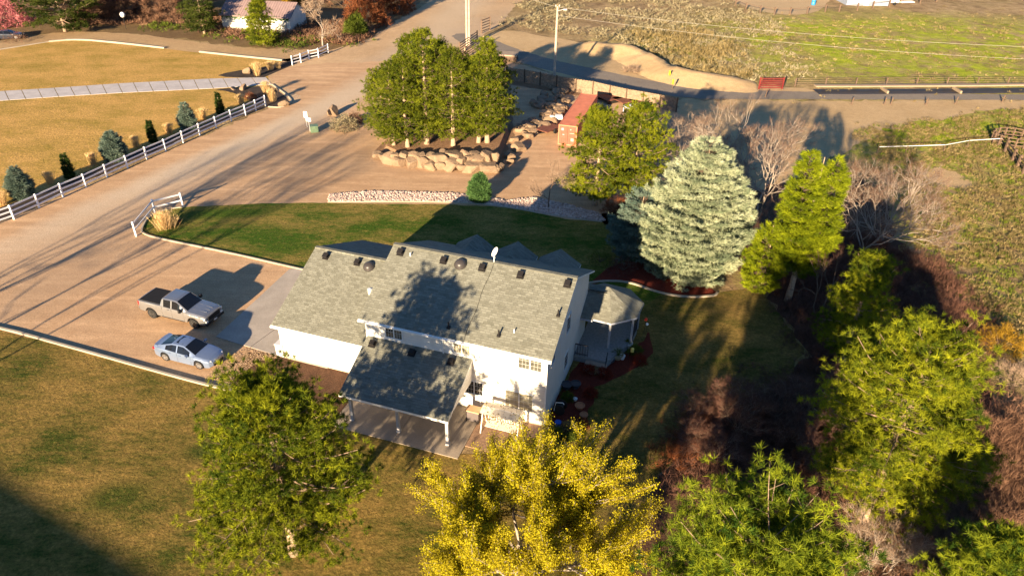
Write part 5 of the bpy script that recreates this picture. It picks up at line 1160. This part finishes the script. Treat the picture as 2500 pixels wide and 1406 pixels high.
for i, (x, y) in enumerate([(1868, 238), (2158, 256), (2174, 256), (2259, 257), (2446, 250), (2078, 256), (2332, 254)]):
    r = empty('timber_stake', at(x, y), 0, 'dark timber stake below the lane, '+['leaning across the lane edge', 'left one of a close pair', 'right one of a close pair', 'just right of the close pair', 'nearest the right edge', 'left of the close pair', 'second from the right edge'][i], 'stake', 'stakes below the lane')
    MB().tube([(0, 0, 0), (.1, -.05, 1.0)], [.09, .07], 6).build('post', DW, r)
# field wire with white tape, corral
P = [at(2140, 378), at(2210, 376), at(2302, 373), at(2360, 362), at(2440, 357)]; r = empty('tape_fence', P[0], 0, 'white electric tape fence crossing the right field', 'fence'); mb = MB()
for p in P: q = p-P[0]; MB().box(q[0]-.03, q[0]+.03, q[1]-.03, q[1]+.03, 0, 1.0).build('post', DW, r)
for a, b in zip(P[:-1], P[1:]): mb.bar(a-P[0]+[0, 0, .95], b-P[0]+[0, 0, .95], .03, .06)
mb.build('tape', VINYL, r)
C = at(2472, 352); r = empty('corral', C, 0, 'small round dark timber corral at the right edge', 'corral'); n = 16
for k in range(n): a = k*6.283/n; MB().box(2.4*math.cos(a)-.08, 2.4*math.cos(a)+.08, 2.0*math.sin(a)-.08, 2.0*math.sin(a)+.08, 0, 1.4).build('post', DW, r)
mb = MB()
for k in range(n):
    a = k*6.283/n; b = (k+1)*6.283/n
    for z in (.5, .9, 1.3): mb.bar((2.4*math.cos(a), 2.0*math.sin(a), z), (2.4*math.cos(b), 2.0*math.sin(b), z), .05, .1)
mb.build('rails', DW, r)
P = [at(2452, 372), at(2470, 395), at(2482, 410), at(2496, 425), at(2520, 450)]; r = empty('timber_fence', P[0], 0, 'dark timber fence running down from the round corral', 'fence'); mb = MB()
for p in P: q = p-P[0]; MB().box(q[0]-.12, q[0]+.12, q[1]-.12, q[1]+.12, 0, 1.5).build('post', DW, r)
for a, b in zip(P[:-1], P[1:]):
    for z in (.7, 1.2): mb.bar(a-P[0]+[0, 0, z], b-P[0]+[0, 0, z], .06, .12)
mb.build('rails', DW, r)
# arena fence posts, far shed, trailer, bin at the top edge
P = [at(*q) for q in [(1795, 17), (1820, 26), (1855, 33), (1890, 37), (1928, 38), (1970, 35), (2014, 30), (2048, 30), (2092, 27), (2130, 22), (2170, 18), (2245, 10), (2285, 6), (2325, 2), (2370, -2)]]
r = empty('arena_fence', P[0], 0, 'low brown post and rail fence round the sand arena at the top', 'fence'); mb = MB()
for p in P: q = p-P[0]; MB().box(q[0]-.12, q[0]+.12, q[1]-.12, q[1]+.12, 0, 1.5).build('post', DW, r)
for a, b in zip(P[:-1], P[1:]): mb.bar(a-P[0]+[0, 0, 1.2], b-P[0]+[0, 0, 1.2], .05, .07)
mb.build('rails', DW, r)
def shed(name, px, w, d, h, rh, wm, rm, label, rz=0, cat='building', roofax='x'):
    r = empty(name, at(*px), rz, label, cat); mb = MB()
    mb.quad((0, 0, 0), (w, 0, 0), (w, 0, h), (0, 0, h)); mb.quad((w, d, 0), (0, d, 0), (0, d, h), (w, d, h)); mb.quad((w, 0, 0), (w, d, 0), (w, d, h), (w, d/2, h+rh), (w, 0, h)); mb.quad((0, d, 0), (0, 0, 0), (0, 0, h), (0, d/2, h+rh), (0, d, h)); mb.build('wall', wm, r)
    mb = MB(); o = .35; e = rh/(d/2)*o
    for y0, z0 in ((-o, h-e), (d+o, h-e)):
        q = [(-o, y0, z0+.05), (w+o, y0, z0+.05), (w+o, d/2, h+rh+.05), (-o, d/2, h+rh+.05)]; mb.quad(*(q if y0 < 0 else q[::-1]))
        q = [(x, y, z-.12) for x, y, z in q]; mb.quad(*(q[::-1] if y0 < 0 else q)); mb.quad((-o, y0, z0+.05), (w+o, y0, z0+.05), (w+o, y0, z0-.07), (-o, y0, z0-.07))
    n = int(w/.45)
    for k in range(n+1):
        x = w*k/n
        for s_ in (0, 1):
            a = (x, -o if s_ == 0 else d+o, h-e+.07); mb.bar(a, (x, d/2, h+rh+.07), .05, .04)
    mb.build('roof', rm, r); return r
MET = simple('faded purple-grey metal roof', (.26, .185, .18), .5, .12, 1); ob = shed('outbuilding', (546, 74), 12.4, 7.5, 2.7, 1.7, simple('whitewashed wall', (.68, .66, .60), .8, .1, 1), MET, 'low white outbuilding with purple-grey metal roof behind conifers', rz=-.12)
rg = np.random.default_rng(9); n = 900; c = np.stack([rg.uniform(0, 12.4, n), rg.uniform(-.25, -.02, n), 2.65-np.abs(rg.normal(size=n))*.3], 1); v, f, t = leaves(c, .28, rg); np_mesh('climbing_ivy', v, f, foliage('ivy', (.04, .10, .03), (.18, .30, .10), .2), ob, tint=t)
MB().box(11.0, 11.8, -.03, .01, 0, 2.0).build('door', simple('grey door', (.3, .3, .3)), ob)
far = shed('shed', (2066, 14), 9.0, 6, 2.8, 1.2, simple('blue-grey shed siding', (.24, .28, .36), .7), MET, 'blue-grey shed with white doors at the top edge', .02)
MB().box(.6, 1.8, -.04, .01, .9, 2.6).box(3.6, 4.8, -.04, .01, 0, 1.4).box(4.0, 5.2, -.05, .01, 1.9, 2.6).build('door', simple('white shed door', (.75, .75, .74)), far)
r = empty('horse_trailer', at(2160, 14), .05, 'white horse trailer beside the blue-grey shed', 'trailer'); MB().box(0, 3.0, 0, 2.2, .5, 2.6).build('body', simple('white trailer', (.78, .78, .76), .4), r, bevel=.1); MB().box(.6, 1.1, -.03, .01, 1.6, 2.1).box(1.7, 2.3, -.03, .01, 1.6, 2.1).build('window', GLASSD, r)
for x in (.8, 2.1): MB().lathe([(.15, -.1), (.35, -.1), (.35, .1), (.15, .1)], 14, (x, 0, .35), axis='y').build('wheel', TYRE, r)
r = empty('white_table', at(2200, 12), .2, 'pile of pale boards beside the white trailer', 'board pile'); MB().box(0, 3.2, 0, .9, .3, .5).box(.4, 2.8, .1, .8, .5, .65).build('boards', simple('pale boards', (.7, .64, .55)), r)
r = empty('blue_barrel', at(1985, 13), 0, 'blue barrel on the sand arena', 'barrel'); MB().lathe([(.4, 0), (.45, .3), (.4, .6), (.45, .9), (.4, 1.2)], 14).build('drum', simple('blue plastic', (.03, .22, .55), .4), r)
r = empty('lamp_globe', at(308, 72), 0, 'round white globe lamp on a post in front of the brown thicket', 'lamp'); MB().tube([(0, 0, 0), (0, 0, 2.0)], .05, 6).build('post', BLACK, r)
MB().lathe([(.05, 1.95), (.3, 2.08), (.42, 2.35), (.42, 2.5), (.3, 2.75), (.05, 2.88)], 16).build('globe', simple('white globe', (.85, .85, .85), .3), r, smooth=True)
# ------------------------------------------------------------------ garden things round the house
HM = Matrix.Translation((HO[0], HO[1], 0)) @ Matrix.Rotation(PHI, 4, 'Z')
def hl(u, v, z=0): p = HM @ Vector((u, v, z)); return (p.x, p.y, p.z)
IRONW = simple('white painted iron', (.8, .76, .70), .5)
r = empty('garden_swing', hl(-2.35, -1.35, .05), PHI, 'white slatted swing seat with vine against the house wall', 'garden swing')
mb = MB()
for x in (-1.15, 1.15):
    mb.bar((x, -.55, 0), (x, 0, 1.7), .06, .06); mb.bar((x, .55, 0), (x, 0, 1.7), .06, .06)
mb.bar((-1.2, 0, 1.7), (1.2, 0, 1.7), .06, .08); mb.build('frame', IRONW, r)
mb = MB()
for k in range(7): mb.box(-.95, .95, -.35+k*.1, -.28+k*.1, .45, .47)
mb.build('seat', IRONW, r); mb = MB()
for k in range(19): x = -.95+k*.105; mb.bar((x, .33, .5), (x, .42, 1.15), .035, .03)
mb.bar((-.97, .42, 1.15), (.97, .42, 1.15), .05, .05); mb.build('backrest', IRONW, r)
mb = MB(); mb.quad((-1.2, -.55, 1.62), (1.2, -.55, 1.62), (1.2, .0, 1.74), (-1.2, .0, 1.74)); mb.quad((-1.2, .0, 1.74), (1.2, .0, 1.74), (1.2, .55, 1.62), (-1.2, .55, 1.62)); mb.build('canopy', simple('off white canopy cloth', (.68, .6, .48), .8), r)
rgv = np.random.default_rng(6); n = 500; c = np.stack([rgv.uniform(-1.2, 1.2, n), rgv.uniform(-.6, .6, n), rgv.uniform(.7, 1.85, n)], 1); v, f, t = leaves(c, .12, rgv); np_mesh('climbing_vine', v, f, TUFT, r, tint=t)
r = empty('patio_table', hl(-4.3, -.95, .05), PHI, 'small brown-topped patio cabinet beside the patio roof post', 'table'); MB().box(-.45, .45, -.3, .3, .85, .92).build('table_top', simple('tan wood top', (.55, .35, .2)), r); MB().box(-.4, .4, -.25, .25, .1, .85).build('cabinet', simple('dark cabinet', (.12, .1, .1)), r); MB().box(-.42, -.34, -.28, -.2, 0, .3).box(.34, .42, -.28, -.2, 0, .3).build('leg', BLACK, r)
def pot(loc, R, H, mat, label, plant=None, cat='flower pot'):
    r = empty('flower_pot', loc, 0, label, cat); MB().lathe([(R*.65, 0), (R, H*.85), (R*1.1, H*.86), (R*1.1, H), (R*.95, H), (R*.9, H*.85)], 14).build('pot', mat, r)
    if plant:
        n = 40; rg_ = np.random.default_rng(int(abs(loc[0])*100)); c = rg_.normal(size=(n, 3))*R*.4+[0, 0, H*1.1]; v, f, t = blades(c, unit(rg_.normal(size=(n, 3)))+[0, 0, .8], 6, R*.9, .04, .8, 0, rg_); np_mesh('plant', v, f, plant, r, tint=t)
    return r
TERR = simple('terracotta', (.42, .17, .08), .8); PWH = simple('white glazed pot', (.75, .74, .72), .3); PDK = simple('dark glazed pot', (.06, .06, .07), .3); PTAN = simple('tan barrel planter', (.38, .29, .18), .8)
pot(at(1421, 868), .2, .35, PWH, 'white pot on a stand against the house wall below the porch rail'); pot(at(1507, 875), .38, .4, PTAN, 'tan half-barrel planter right of the porch steps', SHRUBG); pot(at(1519, 877), .18, .35, PWH, 'small white round pot right of the barrel planter')
pot(at(1533, 848), .3, .42, PWH, 'pale grey bowl planter beside the octagonal porch corner', SHRUBG); pot(at(1383, 948), .34, .4, PDK, 'dark pot against the house side wall, left of a similar one'); pot(at(1405, 946), .32, .4, PDK, 'dark pot nearer the red mulch, right of a similar one')
pot(at(1404, 978), .14, .2, PWH, 'tiny white pot in the red mulch'); pot(at(1415, 997), .3, .3, TERR, 'terracotta bowl in the red mulch bed'); pot(at(1492, 884), .22, .2, PDK, 'low dark saucer planter at the foot of the porch steps'); pot(at(1425, 1018), .25, .25, TERR, 'small terracotta pot lower in the red mulch bed')
r = empty('garden_lantern', at(1534, 876), 0, 'yellow garden lantern hanging on a hook beside the pots', 'lantern'); MB().tube([(0, 0, 0), (0, 0, 1.0), (.1, 0, 1.1), (.2, 0, 1.0)], .015, 6).build('hook', BLACK, r); MB().lathe([(.05, .6), (.12, .65), (.12, .9), (.03, .98)], 10, (.2, 0, 0)).build('lantern', simple('yellow lantern', (.8, .6, .15), .4), r)
r = empty('garden_ornament', at(1572, 815), 0, 'red ornament on a thin stake in the mulch right of the porch', 'garden ornament'); MB().tube([(0, 0, 0), (0, 0, 1.2)], .015, 6).build('stake', BLACK, r); MB().lathe([(.03, 1.15), (.13, 1.25), (.13, 1.35), (.03, 1.45)], 10).build('ball', simple('red ornament', (.6, .06, .03), .3), r)
r = empty('garden_ornament', at(1577, 812), 0, 'white ball ornament on a stake beside the red one', 'garden ornament'); MB().tube([(0, 0, 0), (0, 0, .7)], .015, 6).build('stake', BLACK, r); MB().lathe([(.03, .65), (.1, .72), (.1, .8), (.03, .87)], 10).build('ball', simple('white ornament', (.85, .85, .85), .3), r)
r = empty('hose_cart', at(1366, 1006), PHI, 'dark hose cart with a pale curved handle against the house side wall', 'hose cart'); MB().lathe([(.4, -.3), (.4, -.26), (.22, -.25), (.22, .25), (.4, .26), (.4, .3)], 16, (0, 0, .42), axis='y').build('reel', BLACK, r); MB().tube([(-.3, -.3, .3), (-.2, -.3, 1.0), (.25, -.3, 1.1), (.3, -.25, .95)], .03, 6).build('handle', PWH, r)
r = empty('blue_bucket', at(1362, 1040), 0, 'blue bucket among shrubs at the house corner', 'bucket'); MB().lathe([(.15, 0), (.2, .35), (.22, .36), (.18, .34)], 12).build('bucket', simple('blue plastic bucket', (.03, .12, .5), .4), r)
r = empty('waste_bin', at(691, 866), PHI, 'off-white wheeled bin at the garage corner', 'waste bin'); MB().box(-.3, .3, -.32, .32, .08, 1.0).build('body', simple('off white bin', (.66, .62, .55), .5), r, bevel=.04); MB().box(-.33, .33, -.36, .36, 1.003, 1.08).build('lid', simple('pale bin lid', (.6, .6, .62), .5), r, bevel=.03)
for y in (.3,):
    for x in (-.28, .28): MB().lathe([(.03, -.03), (.1, -.03), (.1, .03), (.03, .03)], 12, (x, y, .1), axis='x').build('wheel', TYRE, r)
REDB = foliage('red shrub foliage', (.14, .02, .012), (.34, .06, .03), .2)
for i, (b, R, H, m, lb) in enumerate([((1355, 1065), .55, .7, SHRUBG, 'green shrub at the near right corner of the house'), ((1390, 1050), .5, .55, TUFT, 'tan shrub in the red mulch bed, below the terracotta pots'), ((1420, 1040), .45, .5, RUST, 'rusty shrub at the right of the lower mulch bed'), ((1385, 975), .45, .5, SHRUBG, 'green plant between the dark pots and the hose cart'), ((1550, 862), .6, .6, SHRUBG, 'green shrub right of the bowl planter'), ((1400, 1068), .4, .4, SHRUBG, 'low green plant at the bottom tip of the mulch bed'), ((1450, 905), .55, .25, TUFT, 'low straw-coloured plant on the path below the porch steps'), ((1436, 908), .5, .5, REDB, 'red shrub at the left end of the mulch bed below the porch steps'), ((1475, 916), .55, .5, REDB, 'red shrub in the mulch below the stepping stones'), ((1562, 885), .5, .6, REDB, 'red shrub at the right end of the mulch bed by the lantern'), ((1442, 965), .5, .5, REDB, 'red shrub at the lawn edge of the mulch beside the house'), ((1520, 660), 1.4, 1.2, TWIGD, 'dark shrub in shade behind the octagonal porch'), ((1465, 640), 1.2, 1.0, SHRUBG, 'dark green shrub in shade behind the house corner'),
        ((612, 243), .9, .9, RUST, 'red-brown twiggy shrub at the end of the concrete path'), ((425, 545), .7, .5, TWIGD, 'dark low twig bush beside the large grass clump'), ((40, 103), 2.0, 1.4, TWIGF, 'brown bush in front of the dark car at the far left')]):
    bush('shrub', lb, at(*b), R, H, m, 400+i, 260, (.22, .035, 6))
r = empty('cut_log', at(2078, 1200), -.9, 'pale cut limb sticking out left of the leaning pine', 'cut limb'); MB().tube([(0, 0, .6), (1.6, 0, 1.6)], [.16, .1], 9).build('log', simple('pale cut wood', (.72, .62, .48), .7), r)
r = empty('flagstone_path', at(1455, 900), .3, 'stone stepping path below the porch steps', 'stepping stones'); mb = MB()
for k in range(7): a = k*1.9; mb.box(.5*math.cos(a)-.25, .5*math.cos(a)+.22, .6*math.sin(a)-.2, .6*math.sin(a)+.2, 0, .045)
mb.build('stones', MG['conc'], r)
# --- things outside the frame whose shadows fall into it
bn = shed('shadow_barn', (1250, 703), 36, 12, 5.0, 2.6, WHITE, MET, 'long unseen building added behind the viewer to shade the lawn corner', -.5); bn.location = (-57.6, 2.0, 0)  # unseen building, added to cast the solid shadow on the lawn corner
for i, (x, y, h) in enumerate([(-43, 29, 15), (-40.5, 26.5, 14), (-46, 33, 14.5), (-50, 27, 14)]):
    bare_tree('bare_tree', ['tall bare tree outside the frame to the left, nearest the kerb', 'tall bare tree outside the frame to the left, by the back lawn', 'tall bare tree outside the frame to the left, in the gravel edge', 'tall bare tree outside the frame to the left, farthest out', 'shorter bare tree outside the frame to the left'][i], (x, y, 0), h, 503+i, TWIG, BARKG, .33, 5, stems=1+i % 2, wide=.12, r0=.15, tw=(.6, .025, 2), group='bare trees beyond the left frame edge')
